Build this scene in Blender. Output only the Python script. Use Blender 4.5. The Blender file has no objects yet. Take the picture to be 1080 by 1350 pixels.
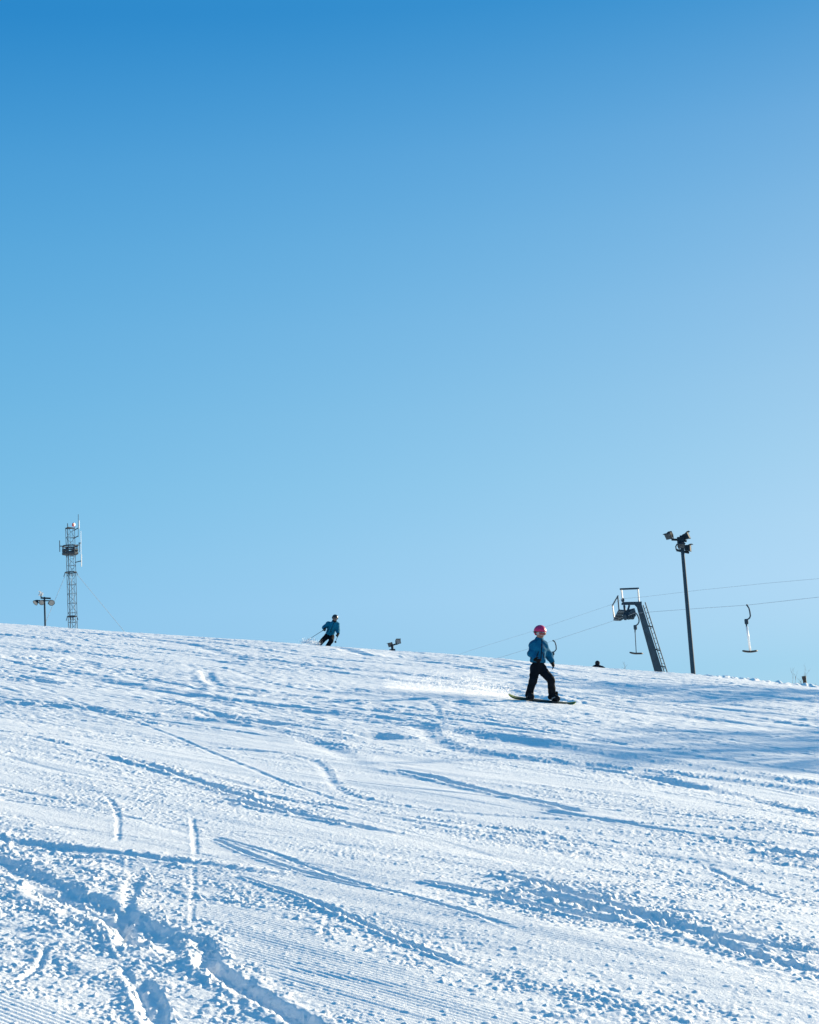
import bpy, math, random
import numpy as np
from mathutils import Vector, Matrix, Quaternion

R = math.radians
random.seed(7)
rng = np.random.default_rng(11)
scene = bpy.context.scene
COL = scene.collection

# ------------------------------------------------------------------ camera
FPX, CX, CY = 2250.0, 540.0, 675.0          # focal length in pixels of the 1080x1350 photograph
PITCH, ROLL, EYE = R(9.3), R(3.5), 1.6
Fv = np.array([0, math.cos(PITCH), math.sin(PITCH)])
_R0 = np.array([1.0, 0, 0]); _U0 = np.array([0, -math.sin(PITCH), math.cos(PITCH)])
Rv = _R0*math.cos(ROLL) - _U0*math.sin(ROLL)
Uv = _U0*math.cos(ROLL) + _R0*math.sin(ROLL)
EYEP = np.array([0, 0, EYE])
cam_d = bpy.data.cameras.new('camera')
cam = bpy.data.objects.new('camera', cam_d); COL.objects.link(cam)
cam_d.sensor_fit = 'VERTICAL'; cam_d.sensor_height = 36; cam_d.sensor_width = 28.8
cam_d.lens = 36*FPX/1350
cam_d.clip_start = 0.1; cam_d.clip_end = 9000
m3 = Matrix(((Rv[0], Uv[0], -Fv[0]), (Rv[1], Uv[1], -Fv[1]), (Rv[2], Uv[2], -Fv[2])))
cam.matrix_world = Matrix.Translation(EYEP) @ m3.to_4x4()
scene.camera = cam

# ------------------------------------------------------------------ sky and sun
SUN_AZ, SUN_EL = R(52), R(14.4)               # azimuth clockwise from straight ahead, elevation
world = bpy.data.worlds.new('World'); scene.world = world
world.use_nodes = True
wn, wl = world.node_tree.nodes, world.node_tree.links
wn.clear()
sky = wn.new('ShaderNodeTexSky'); sky.sky_type = 'NISHITA'; sky.sun_disc = False
sky.sun_elevation = SUN_EL; sky.sun_rotation = SUN_AZ
sky.altitude = 300; sky.air_density = 1.0; sky.dust_density = 0.3; sky.ozone_density = 3.0
# the deep, polarised blue of the photograph: each channel of the sky raised to a power, then weighted by height above the horizon
wsep = wn.new('ShaderNodeSeparateColor'); wcom = wn.new('ShaderNodeCombineColor')
wl.new(sky.outputs[0], wsep.inputs[0])
for i_, (e_, cap_) in enumerate(((2.451, 2.8), (.535, 8.5), (.231, 9.0))):
    mn_ = wn.new('ShaderNodeMath'); mn_.operation = 'MINIMUM'; mn_.inputs[1].default_value = cap_
    pw_ = wn.new('ShaderNodeMath'); pw_.operation = 'POWER'; pw_.inputs[1].default_value = e_
    src_ = wsep.outputs[i_]
    if i_ == 0:                               # red saturates softly towards the sun: x / (1 + x/3)
        ad_ = wn.new('ShaderNodeMath'); ad_.operation = 'MULTIPLY_ADD'; ad_.inputs[1].default_value = 1/3; ad_.inputs[2].default_value = 1
        dv_ = wn.new('ShaderNodeMath'); dv_.operation = 'DIVIDE'
        wl.new(src_, ad_.inputs[0]); wl.new(src_, dv_.inputs[0]); wl.new(ad_.outputs[0], dv_.inputs[1]); src_ = dv_.outputs[0]
    wl.new(src_, mn_.inputs[0]); wl.new(mn_.outputs[0], pw_.inputs[0]); wl.new(pw_.outputs[0], wcom.inputs[i_])
wtc = wn.new('ShaderNodeTexCoord'); wsx = wn.new('ShaderNodeSeparateXYZ')
ramp = wn.new('ShaderNodeValToRGB'); ramp.color_ramp.interpolation = 'LINEAR'
_st = [(0.0, (.32, 1.25, 3.2)), (.06, (.415, 1.335, 3.22)), (.085, (.55, 1.44, 3.29)), (.11, (.67, 1.53, 3.34)), (.14, (.76, 1.58, 3.29)), (.18, (.838, 1.607, 3.22)), (.22, (.91, 1.60, 3.165)),
       (.27, (.945, 1.56, 3.115)), (.315, (.90, 1.49, 3.04)), (.36, (.79, 1.375, 2.94)), (.40, (.58, 1.22, 2.79)), (.435, (.375, 1.08, 2.65)), (.55, (.45, 1.20, 2.60)), (1.0, (2.0, 1.6, 2.7))]
while len(ramp.color_ramp.elements) < len(_st): ramp.color_ramp.elements.new(.5)
for e_, (p_, c_) in zip(ramp.color_ramp.elements, _st):
    e_.position = p_; e_.color = (c_[0]/3.5, c_[1]/3.5, c_[2]/3.5, 1)
tint = wn.new('ShaderNodeMix'); tint.data_type = 'RGBA'; tint.blend_type = 'MULTIPLY'; tint.inputs[0].default_value = 1.0
bg = wn.new('ShaderNodeBackground'); bg.inputs[1].default_value = 0.075
tri = wn.new('ShaderNodeVectorMath'); tri.operation = 'SCALE'; tri.inputs[3].default_value = 3.5
wo = wn.new('ShaderNodeOutputWorld')
wl.new(wtc.outputs['Generated'], wsx.inputs[0]); wl.new(wsx.outputs['Z'], ramp.inputs[0])
wl.new(wcom.outputs[0], tint.inputs[6]); wl.new(ramp.outputs[0], tint.inputs[7])
wl.new(tint.outputs[2], tri.inputs[0]); wl.new(tri.outputs[0], bg.inputs[0]); wl.new(bg.outputs[0], wo.inputs[0])
sd = bpy.data.lights.new('sun', 'SUN'); sd.energy = 4.35; sd.angle = R(0.5); sd.color = (1.0, 0.84, 0.58)
sun = bpy.data.objects.new('sun', sd); COL.objects.link(sun)
S2 = Vector((math.sin(SUN_AZ)*math.cos(SUN_EL), math.cos(SUN_AZ)*math.cos(SUN_EL), math.sin(SUN_EL)))
sun.rotation_euler = S2.to_track_quat('Z', 'Y').to_euler(); sun.location = (40, 30, 60)
vs = scene.view_settings
vs.view_transform = 'Standard'; vs.look = 'None'; vs.gamma = 1.0; vs.use_curve_mapping = False
vs.exposure = 1.215
scene.cycles.max_bounces = 6

# ------------------------------------------------------------------ pixel <-> world helpers
def ray(px, py):
    d = Fv + Rv*((px-CX)/FPX) - Uv*((py-CY)/FPX)
    return d                                  # unit depth along the view axis
def at(px, py, depth):
    return EYEP + ray(px, py)*depth
def proj(P):
    q = np.asarray(P, float) - EYEP
    d = q @ Fv
    return CX + FPX*(q @ Rv)/d, CY - FPX*(q @ Uv)/d, d

# ------------------------------------------------------------------ base terrain
YC = 68.0
_sl_y = np.array([-400, -120, -40, 0, 30, 52, 62, 68, 85, 130, 200, 330, 5000])
_sl_v = np.array([0, .05, .09, .09, .112, .112, .100, .075, -.10, -.13, -.06, 0, 0])
def _tab():
    yy = np.linspace(-400, 5000, 54001)
    s = np.interp(yy, _sl_y, _sl_v)
    v = np.concatenate([[0], np.cumsum((s[1:]+s[:-1])/2*(yy[1]-yy[0]))])
    return yy, v - np.interp(YC, yy, v)
SKY_PX = [(-60, 820), (0, 823), (80, 828), (160, 833), (280, 841), (400, 849.5), (520, 858), (620, 865), (690, 872),
          (780, 880), (880, 887), (920, 890.5), (1000, 899), (1080, 908), (1140, 916)]
_kx = []; _kz = []
for px, py in SKY_PX:
    d = ray(px, py); t = YC/d[1]; p = EYEP + d*t
    _kx.append(p[0]); _kz.append(p[2])
_kx = np.array(_kx); _kz = np.array(_kz)
def _lat(x, kz):
    x = np.asarray(x, float)
    z = np.interp(x, _kx, kz)
    sL = (kz[1]-kz[0])/(_kx[1]-_kx[0]); sR = (kz[-1]-kz[-3])/(_kx[-1]-_kx[-3])
    z = np.where(x < _kx[0], kz[0] + sL*30*np.tanh((x-_kx[0])/30), z)
    z = np.where(x > _kx[-1], kz[-1] + sR*30*np.tanh((x-_kx[-1])/30), z)
    return z
def _smooth_lat(x, kz):                       # a little blur so the knots leave no creases
    return sum(_lat(np.asarray(x)+o, kz) for o in (-1.6, -.8, 0, .8, 1.6))/5
def solve():
    global _sl_v, _TY, _TV
    for _ in range(8):
        _TY, _TV = _tab()
        z0 = float(base(0, 0))
        a = z0/34.0
        _sl_v[3] += a; _sl_v[2] += a*.5
def base(x, y):
    x = np.asarray(x, float); y = np.asarray(y, float)
    w = 0.70 + 0.30*np.clip(y/YC, 0, 1)
    l = _smooth_lat(x, _kz); l0 = float(_smooth_lat(0.0, _kz))
    far = 1/(1+np.clip(y-110, 0, None)/150)
    return (l-l0)*w*far + l0 + np.interp(y, _TY, _TV)
solve()
for _it in range(4):                          # nudge the ridge so that its skyline is where it should be
    cor = []
    for (px, py) in SKY_PX:
        ys = np.linspace(50, 95, 300)
        d = ray(px, py); az = d[0]/d[1]
        P = np.stack([az*ys, ys, base(az*ys, ys)], 1)
        q = P-EYEP; dd = q @ Fv
        v = CY - FPX*(q @ Uv)/dd
        i = int(np.argmin(v)); cor.append((v[i]-py)*dd[i]/FPX)
    _kz = _kz + np.array(cor)
    solve()
def ground(px, py):                           # first hit of a pixel's ray with the slope
    d = ray(px, py)
    ts = np.linspace(2, 150, 6000)
    P = EYEP + d[None, :]*ts[:, None]
    below = P[:, 2] < base(P[:, 0], P[:, 1])
    i = int(np.argmax(below)) if below.any() else len(ts)-1
    return P[i]

# ------------------------------------------------------------------ noise
def _hash(ix, iy, seed):
    h = (ix.astype(np.int64)*374761393 + iy.astype(np.int64)*668265263 + seed*974634777) & 0xffffffff
    h = ((h ^ (h >> 13))*1274126177) & 0xffffffff
    return (h ^ (h >> 16)) & 0xffff
_ga = np.arange(256)/256*2*np.pi; _gc, _gs = np.cos(_ga), np.sin(_ga)
def noise(x, y, seed=0):
    ix = np.floor(x); iy = np.floor(y); fx = x-ix; fy = y-iy
    ux = fx*fx*fx*(fx*(fx*6-15)+10); uy = fy*fy*fy*(fy*(fy*6-15)+10)
    def g(ox, oy):
        h = _hash(ix+ox, iy+oy, seed) & 255
        return _gc[h]*(fx-ox) + _gs[h]*(fy-oy)
    a = g(0, 0); b = g(1, 0); c = g(0, 1); d = g(1, 1)
    return ((a+(b-a)*ux) + ((c+(d-c)*ux)-(a+(b-a)*ux))*uy)*1.5
def sstep(a, b, x):
    t = np.clip((x-a)/(b-a), 0, 1); return t*t*(3-2*t)

# ------------------------------------------------------------------ materials
def mat(name, col, rough=.6, metal=0.0, var=.15, scale=8.0, spec=.4):
    m = bpy.data.materials.new(name); m.use_nodes = True
    nt = m.node_tree; b = nt.nodes['Principled BSDF']
    b.inputs['Roughness'].default_value = rough; b.inputs['Metallic'].default_value = metal
    b.inputs['Specular IOR Level'].default_value = spec
    tc = nt.nodes.new('ShaderNodeTexCoord'); n = nt.nodes.new('ShaderNodeTexNoise')
    n.inputs['Scale'].default_value = scale; n.inputs['Detail'].default_value = 4
    r = nt.nodes.new('ShaderNodeValToRGB')
    c0 = [max(0, c*(1-var)) for c in col]; c1 = [min(1, c*(1+var)) for c in col]
    r.color_ramp.elements[0].position = .3; r.color_ramp.elements[1].position = .7
    r.color_ramp.elements[0].color = (*c0, 1); r.color_ramp.elements[1].color = (*c1, 1)
    nt.links.new(tc.outputs['Object'], n.inputs['Vector']); nt.links.new(n.outputs['Fac'], r.inputs[0])
    nt.links.new(r.outputs[0], b.inputs['Base Color'])
    return m
M = {
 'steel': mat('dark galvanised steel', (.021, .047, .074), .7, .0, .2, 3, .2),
 'steel_light': mat('pale and sunlit steel', (.50, .52, .54), .45, .3, .1, 3),  # painted sunlight on the pylon rail posts, plain pale metal on the antenna
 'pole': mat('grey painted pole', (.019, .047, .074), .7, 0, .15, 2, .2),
 'black': mat('black rubber', (.02, .022, .025), .6, 0, .2, 6),
 'glass': mat('lamp glass', (.20, .21, .21), .3, 0, .2, 9, .4),
 'glass_dark': mat('dark lamp glass', (.045, .06, .075), .7, 0, .5, 14, .1),
 'housing': mat('lamp housing', (.015, .029, .043), .85, 0, .15, 5, .1),
 'housing_pale': mat('pale lamp housing', (.72, .73, .72), .4, .1, .08, 5),
 'rope': mat('steel rope', (.26, .33, .39), .7, 0, .1, 4),
 'wood': mat('dark weathered wood', (.045, .038, .032), .8, 0, .3, 12),
 'twig': mat('bare twig bark', (.16, .13, .11), .85, 0, .25, 10),
 'white': mat('white enamel and sunlit stem', (.80, .81, .82), .35, 0, .05, 5),  # painted sunlight on one tow bar stem, real white on the antennas
 'red': mat('red lamp cover', (.55, .05, .06), .3, 0, .1, 5),
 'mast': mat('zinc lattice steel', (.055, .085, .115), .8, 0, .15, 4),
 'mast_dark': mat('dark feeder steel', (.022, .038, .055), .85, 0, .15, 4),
 'teal': mat('teal jacket cloth', (.003, .098, .195), .9, 0, .22, 9, .12),
 'teal_bright': mat('bright teal jacket cloth', (.003, .118, .215), .9, 0, .2, 9, .12),
 'pants': mat('black trouser cloth', (.006, .008, .012), .9, 0, .3, 9, .1),
 'navy': mat('dark navy cloth', (.006, .012, .024), .9, 0, .25, 9, .1),
 'glove': mat('black glove leather', (.006, .007, .009), .85, 0, .3, 12, .1),
 'boot': mat('dark boot leather', (.010, .012, .016), .8, 0, .3, 12, .1),
 'pink': mat('pink helmet shell', (.50, .012, .105), .4, 0, .1, 7, .5),
 'helmet': mat('black helmet shell', (.014, .016, .02), .35, 0, .15, 7, .5),
 'skin': mat('skin', (.24, .13, .095), .6, 0, .08, 12),
 'lens_red': mat('red goggle lens', (.16, .015, .02), .08, .2, .15, 6, .7),
 'lens_dark': mat('dark goggle lens', (.03, .03, .035), .1, .2, .15, 6, .7),
 'grey': mat('grey plastic', (.20, .21, .22), .5, 0, .1, 8),
 'ski': mat('dark ski topsheet', (.05, .06, .08), .35, 0, .2, 5),
 'frame_pale': mat('pale goggle frame', (.32, .32, .34), .5, 0, .1, 6),
 'scarf': mat('pale grey neck warmer', (.45, .44, .44), .9, 0, .15, 20),
}

# ------------------------------------------------------------------ mesh helpers
def mesh_obj(name, verts, faces, m, parent=None, smooth=True):
    me = bpy.data.meshes.new(name)
    me.from_pydata([tuple(map(float, v)) for v in verts], [], [tuple(map(int, f)) for f in faces])
    if smooth: me.polygons.foreach_set('use_smooth', [True]*len(me.polygons))
    me.materials.append(m)
    o = bpy.data.objects.new(name, me); COL.objects.link(o)
    if parent is not None: o.parent = parent
    return o
def tag(o, label=None, cat=None, group=None, kind=None):
    if label: o['label'] = label
    if cat: o['category'] = cat
    if group: o['group'] = group
    if kind: o['kind'] = kind
    return o
def empty(name, loc, rot=(0, 0, 0)):
    o = bpy.data.objects.new(name, None); COL.objects.link(o)
    o.location = tuple(map(float, loc)); o.rotation_euler = rot; o.empty_display_size = .2
    return o
class MB:
    def __init__(s, off=(0, 0, 0)): s.v = []; s.f = []; s.off = np.array(off, float)
    def add(s, v, f):
        n = len(s.v); s.v += [np.asarray(p, float) - s.off for p in v]; s.f += [tuple(i+n for i in q) for q in f]; return s
    def tube(s, pts, r, n=8, cap=True):
        pts = [np.asarray(p, float) for p in pts]
        rr = r if hasattr(r, '__len__') else [r]*len(pts)
        V = []; Fc = []
        up = None
        for i, p in enumerate(pts):
            a = pts[max(i-1, 0)]; b = pts[min(i+1, len(pts)-1)]
            t = (b-a)/max(np.linalg.norm(b-a), 1e-9)
            if up is None:
                up = np.array([0, 0, 1.]) if abs(t[2]) < .9 else np.array([1., 0, 0])
            e1 = up - t*(up @ t); e1 /= np.linalg.norm(e1); e2 = np.cross(t, e1); up = e1
            for k in range(n):
                a_ = 2*math.pi*k/n
                V.append(p + (e1*math.cos(a_) + e2*math.sin(a_))*rr[i])
        for i in range(len(pts)-1):
            for k in range(n):
                Fc.append((i*n+k, i*n+(k+1) % n, (i+1)*n+(k+1) % n, (i+1)*n+k))
        if cap:
            Fc.append(tuple(range(n-1, -1, -1))); Fc.append(tuple((len(pts)-1)*n+k for k in range(n)))
        return s.add(V, Fc)
    def box(s, c, ax, ay, az, bev=0.0):
        """box by centre and three half-axis vectors, optionally with chamfered edges"""
        c, ax, ay, az = (np.asarray(q, float) for q in (c, ax, ay, az))
        V = [c + ax*i + ay*j + az*k for k in (-1, 1) for j in (-1, 1) for i in (-1, 1)]
        return s.add(V, [(0, 2, 3, 1), (4, 5, 7, 6), (0, 1, 5, 4), (2, 6, 7, 3), (0, 4, 6, 2), (1, 3, 7, 5)])
    def loft(s, rings, cap=True):
        n = len(rings[0]); V = [p for r in rings for p in r]; Fc = []
        for i in range(len(rings)-1):
            for k in range(n): Fc.append((i*n+k, i*n+(k+1) % n, (i+1)*n+(k+1) % n, (i+1)*n+k))
        if cap: Fc.append(tuple(range(n-1, -1, -1))); Fc.append(tuple((len(rings)-1)*n+k for k in range(n)))
        return s.add(V, Fc)
    def build(s, name, m, parent=None, smooth=False):
        o = mesh_obj(name, s.v, s.f, m, parent, smooth); return o
def unit(v):
    v = np.asarray(v, float); return v/np.linalg.norm(v)
def frame(a, up=(0, 0, 1)):
    a = unit(a); s_ = np.cross(a, up); s_ = unit(s_); u = np.cross(s_, a); return a, s_, u

# ------------------------------------------------------------------ signed distance figures
def cap(a, b, r1, r2=None):
    a = np.asarray(a, float); b = np.asarray(b, float); r2 = r1 if r2 is None else r2
    def f(P):
        ab = b-a; t = np.clip(((P-a) @ ab)/max(ab @ ab, 1e-9), 0, 1)
        return np.linalg.norm(P - a - t[..., None]*ab, axis=-1) - (r1 + (r2-r1)*t)
    f.bb = (np.minimum(a, b)-max(r1, r2), np.maximum(a, b)+max(r1, r2)); return f
def ell(c, rad, Rm=None):
    c = np.asarray(c, float); rad = np.asarray(rad, float); Rm = np.eye(3) if Rm is None else Rm
    def f(P):
        q = (P-c) @ Rm
        k0 = np.linalg.norm(q/rad, axis=-1); k1 = np.linalg.norm(q/(rad*rad), axis=-1)
        return k0*(k0-1)/np.maximum(k1, 1e-9)
    m_ = rad.max(); f.bb = (c-m_, c+m_); return f
def smin(a, b, k):
    h = np.clip(.5 + .5*(b-a)/k, 0, 1); return b + (a-b)*h - k*h*(1-h)
def sunion(prims, k):
    def f(P):
        d = prims[0](P)
        for p in prims[1:]: d = smin(d, p(P), k)
        return d
    f.bb = (np.min([p.bb[0] for p in prims], 0), np.max([p.bb[1] for p in prims], 0)); return f
def nets(f, h, pad=.05, bb=None):
    lo, hi = bb if bb is not None else f.bb
    lo = np.asarray(lo)-pad; hi = np.asarray(hi)+pad
    n = np.ceil((hi-lo)/h).astype(int)+1
    g = np.stack(np.meshgrid(*[lo[i]+h*np.arange(n[i]) for i in range(3)], indexing='ij'), -1)
    D = f(g); Sg = D < 0
    cn = [(i, j, k) for i in (0, 1) for j in (0, 1) for k in (0, 1)]
    sl = lambda A, c: A[c[0]:n[0]-1+c[0], c[1]:n[1]-1+c[1], c[2]:n[2]-1+c[2]]
    cnt = sum(sl(Sg, c).astype(int) for c in cn); act = (cnt > 0) & (cnt < 8)
    idx = -np.ones(act.shape, int); idx[act] = np.arange(act.sum())
    I = np.argwhere(act); pos = np.zeros((len(I), 3)); w = np.zeros(len(I))
    for a in cn:
        for ax in range(3):
            if a[ax]: continue
            b = list(a); b[ax] = 1
            da = D[I[:, 0]+a[0], I[:, 1]+a[1], I[:, 2]+a[2]]; db = D[I[:, 0]+b[0], I[:, 1]+b[1], I[:, 2]+b[2]]
            mk = (da < 0) != (db < 0)
            t = np.where(mk, da/np.where(mk, da-db, 1), 0)
            pt = np.array(a, float)[None, :].repeat(len(I), 0); pt[:, ax] += t
            pos[mk] += pt[mk]; w[mk] += 1
    V = lo + h*(I + pos/w[:, None])
    faces = []
    for ax in range(3):
        u, v = [(1, 2), (2, 0), (0, 1)][ax]
        A = [slice(None)]*3; B = [slice(None)]*3; A[ax] = slice(0, n[ax]-1); B[ax] = slice(1, n[ax])
        ch = Sg[tuple(A)] != Sg[tuple(B)]
        E = np.argwhere(ch)
        E = E[(E[:, u] > 0) & (E[:, v] > 0) & (E[:, u] < n[u]-1) & (E[:, v] < n[v]-1)]
        du = np.zeros(3, int); du[u] = 1; dv = np.zeros(3, int); dv[v] = 1
        q = [idx[tuple((E - o).T)] for o in (du+dv, dv, 0*du, du)]
        fl = Sg[tuple(E.T)]
        Q = np.stack(q, 1); Q[~fl] = Q[~fl][:, ::-1]
        faces.append(Q)
    return V, np.concatenate(faces)
def sdf_obj(name, f, h, m, parent, bb=None):
    V, Fc = nets(f, h, bb=bb)
    return mesh_obj(name, V, Fc, m, parent)
def wrinkle(f, amp, sc, seed):
    def g(P):
        n_ = noise(P[..., 0]*sc + P[..., 1]*sc*.7, P[..., 2]*sc*1.6 + P[..., 1]*sc*.5, seed)
        return f(P) + amp*n_
    g.bb = f.bb; return g
def glove(name, parent, wr, tip, n, side, m, length=.17, grip=.5):
    """gloved hand: palm, four unequal bent fingers and a thumb off the side"""
    d = unit(np.asarray(tip)-np.asarray(wr)); n = np.asarray(n, float); n = unit(n - d*(n @ d)); s_ = np.cross(d, n)*side
    L = length; wr = np.asarray(wr, float)
    pr = [cap(wr-d*L*.35, wr, L*.24, L*.22), cap(wr, wr+d*L*.42 + s_*L*.08, L*.17, L*.16), cap(wr, wr+d*L*.42 - s_*L*.08, L*.17, L*.16)]
    fg = []
    for i, (o, l) in enumerate(((.21, .40), (.07, .46), (-.07, .43), (-.20, .34))):
        a = wr + d*L*.45 + s_*L*o
        b = a + (d*math.cos(grip) + n*math.sin(grip))*L*l*.55 + s_*L*o*.15
        c = b + (d*math.cos(grip*2.2) + n*math.sin(grip*2.2))*L*l*.5
        fg += [cap(a, b, L*.075, L*.07), cap(b, c, L*.07, L*.058)]
    t0 = wr + d*L*.12 + s_*L*.20; t1 = t0 + (d*.6 + s_*.65 + n*.3)*L*.25; t2 = t1 + (d*.8 + n*.5)*L*.2
    fg += [cap(t0, t1, L*.085, L*.075), cap(t1, t2, L*.075, L*.06)]
    palm = sunion(pr, .03); fing = sunion(fg, .004)
    f = lambda P: smin(palm(P), fing(P), .012)
    f.bb = (np.minimum(palm.bb[0], fing.bb[0]), np.maximum(palm.bb[1], fing.bb[1]))
    return sdf_obj(name, f, L*.045, m, parent)
def rotz(a):
    c, s_ = math.cos(a), math.sin(a); return np.array([[c, -s_, 0], [s_, c, 0], [0, 0, 1.]])
def rotx(a):
    c, s_ = math.cos(a), math.sin(a); return np.array([[1, 0, 0], [0, c, -s_], [0, s_, c]])
def roty(a):
    c, s_ = math.cos(a), math.sin(a); return np.array([[c, 0, s_], [0, 1, 0], [-s_, 0, c]])
def head_gear(root, hc, hr, yaw, pitch, tilt, shell, lens, frame_m, scarf=None):
    """helmet, goggles and strap in the head's own frame (face looks along -Y before turning)"""
    Rm = roty(tilt) @ rotz(yaw) @ rotx(pitch); hc = np.asarray(hc, float)
    loc = lambda P: (P-hc) @ Rm
    def shell_f(P):
        q = loc(P)
        outer = ell((0, .006, hr*.10), (hr*1.0, hr*1.12, hr*1.02))(q)
        inner = ell((0, 0, 0), (hr*.80, hr*.90, hr*.88))(q)
        faceo = np.maximum(np.maximum(q[..., 2]-hr*.06, q[..., 1]-hr*.05), -hr*2-q[..., 2])
        low = -(q[..., 2] + hr*.62)
        return np.maximum(np.maximum(np.maximum(outer, -inner), -faceo-.0), low)
    shell_f.bb = (hc-hr*1.3, hc+hr*1.3)
    he = sdf_obj('helmet', shell_f, hr*.055, shell, root)
    def ring(P):
        q = loc(P); rad = ell((0, 0, 0), (hr*.86, hr*1.0, hr*.98))(q)
        return q, rad
    def frame_f(P):
        q, rad = ring(P)
        zc = (q[..., 2]+hr*.26)
        b = np.maximum(np.abs(zc)-hr*.29+np.abs(q[..., 0])*.12, q[..., 1]+hr*.18)
        b = np.maximum(b, np.abs(q[..., 0])-hr*.78)
        return np.maximum(np.abs(rad-hr*.02)-hr*.12, b)
    frame_f.bb = (hc-hr*1.3, hc+hr*1.3)
    def lens_f(P):
        q, rad = ring(P)
        zc = (q[..., 2]+hr*.26)
        nb = np.maximum(.16*hr-np.abs(q[..., 0]), 0)*.8
        b = np.maximum(np.abs(zc+nb*.4)-hr*.225+nb*.5+np.abs(q[..., 0])*.1, q[..., 1]+hr*.3)
        b = np.maximum(b, np.abs(q[..., 0])-hr*.62)
        return np.maximum(np.abs(rad-hr*.10)-hr*.09, b)
    lens_f.bb = frame_f.bb
    def strap_f(P):
        q = loc(P)
        rad = ell((0, .006, hr*.10), (hr*1.0, hr*1.12, hr*1.02))(q)
        return np.maximum(np.abs(rad)-hr*.05, np.maximum(np.abs(q[..., 2]+hr*.10)-hr*.14, -(q[..., 1]+hr*.3)))
    strap_f.bb = frame_f.bb
    g = sdf_obj('goggles', frame_f, hr*.05, frame_m, root)
    sdf_obj('lens', lens_f, hr*.045, lens, g)
    sdf_obj('strap', strap_f, hr*.05, M['black'], g)
    return Rm
def figure(J, root, hr, k, cols, face=(0, 0, 0), wr_len=.16, seed=1, hem=None, h=.014, jk=None, tk=None, zipx=None, grip=(.5, .5), npalm=((0, 1, 0), (0, 1, 0))):
    """J: joints in the root's frame; k: overall girth; cols: material names"""
    A = {q: np.asarray(v, float) for q, v in J.items()}; k0 = k; jk = jk or k; tk = tk or k
    Rm = roty(face[2]) @ rotz(face[0]) @ rotx(face[1]); hc = A['head']
    L = lambda v: hc + Rm @ (np.asarray(v, float)*hr)
    body = [ell(hc+Rm @ np.array([0, 0, hr*.10]), (hr*.76, hr*.88, hr*.88), Rm), ell(L((0, -.30, -.45)), (hr*.56, hr*.60, hr*.52), Rm),
            cap(L((0, .05, -.4)), A['neck'], .055*k, .06*k),
            cap(L((0, -.80, .02)), L((0, -.98, -.22)), hr*.06, hr*.13),          # nose
            cap(L((.80, .10, .1)), L((.80, .12, -.25)), hr*.08, hr*.06), cap(L((-.80, .10, .1)), L((-.80, .12, -.25)), hr*.08, hr*.06),
            cap(L((.18, -.80, -.52)), L((-.18, -.80, -.52)), hr*.055),           # lips
            cap(A['neck'], A['chest'], .07*k, .115*k), cap(A['chest'], A['pelvis'], .118*k, .112*k)]
    for s_ in 'RL':
        body += [cap(A['chest'], A['sh'+s_], .10*k, .052*k), cap(A['sh'+s_], A['el'+s_], .048*k, .038*k), cap(A['el'+s_], A['wr'+s_], .038*k, .028*k),
                 cap(A['wr'+s_], A['wr'+s_]+unit(A['ha'+s_]-A['wr'+s_])*wr_len*.3, .026*k, .022*k),
                 cap(A['pelvis'], A['hip'+s_], .09*k, .085*k), cap(A['hip'+s_], A['kn'+s_], .082*k, .055*k), cap(A['kn'+s_], A['an'+s_], .054*k, .036*k),
                 cap(A['an'+s_], A['an'+s_]*.5+A['to'+s_]*.5, .035*k, .03*k)]
    b = sdf_obj('body', sunion(body, .03), h, M['skin'], root)
    # trousers
    tr = [cap(A['pelvis'], A['pelvis']+(A['chest']-A['pelvis'])*.25, .125*tk, .12*tk)]
    for s_ in 'RL':
        bot = A['an'+s_] + (A['an'+s_]-A['kn'+s_])*.05
        tr += [cap(A['pelvis'], A['hip'+s_], .115*tk, .115*tk), cap(A['hip'+s_], A['kn'+s_], .112*tk, .088*tk), cap(A['kn'+s_], bot, .086*tk, .082*tk)]
    sdf_obj('trousers', wrinkle(sunion(tr, .03), .010, 9, seed), h, M[cols['pants']], root)
    # jacket
    ja = [cap(A['neck'], A['chest'], .082*jk, .135*jk), cap(A['chest'], A['hem'], .142*jk, .150*jk),
          cap(A['neck']+np.array([0, .045*jk, .005]), A['neck']+np.array([0, .02*jk, -.06*k]), .075*jk, .10*jk)]
    for s_ in 'RL':
        ja += [cap(A['chest'], A['sh'+s_], .12*jk, .082*jk), cap(A['sh'+s_], A['el'+s_], .080*jk, .066*jk), cap(A['el'+s_], A['wr'+s_], .066*jk, .050*jk)]
    jf = wrinkle(sunion(ja, .055), .012, 8, seed+3)
    ax = unit(A['hem']-A['chest']); hm = A['hem'] + ax*.055*jk
    arms = sunion([cap(A['sh'+s_], A['el'+s_], .09*jk, .075*jk) for s_ in 'RL'] + [cap(A['el'+s_], A['wr'+s_], .075*jk, .056*jk) for s_ in 'RL'], .02)
    def jcut(P):
        pl = (P-hm) @ ax
        pl = np.where(arms(P) < .004, -1., pl)
        d = np.maximum(jf(P), pl)
        for s_ in 'RL':
            a_ = unit(A['wr'+s_]-A['el'+s_]); near = np.linalg.norm(P-A['wr'+s_], axis=-1) < .13*jk
            d = np.where(near, np.maximum(d, np.where(arms(P) < .03, (P-A['wr'+s_]) @ a_ - .01, -1.)), d)
        return d
    jcut.bb = jf.bb
    jo = sdf_obj('jacket', jcut, h, M[cols['jacket']], root)
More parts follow.
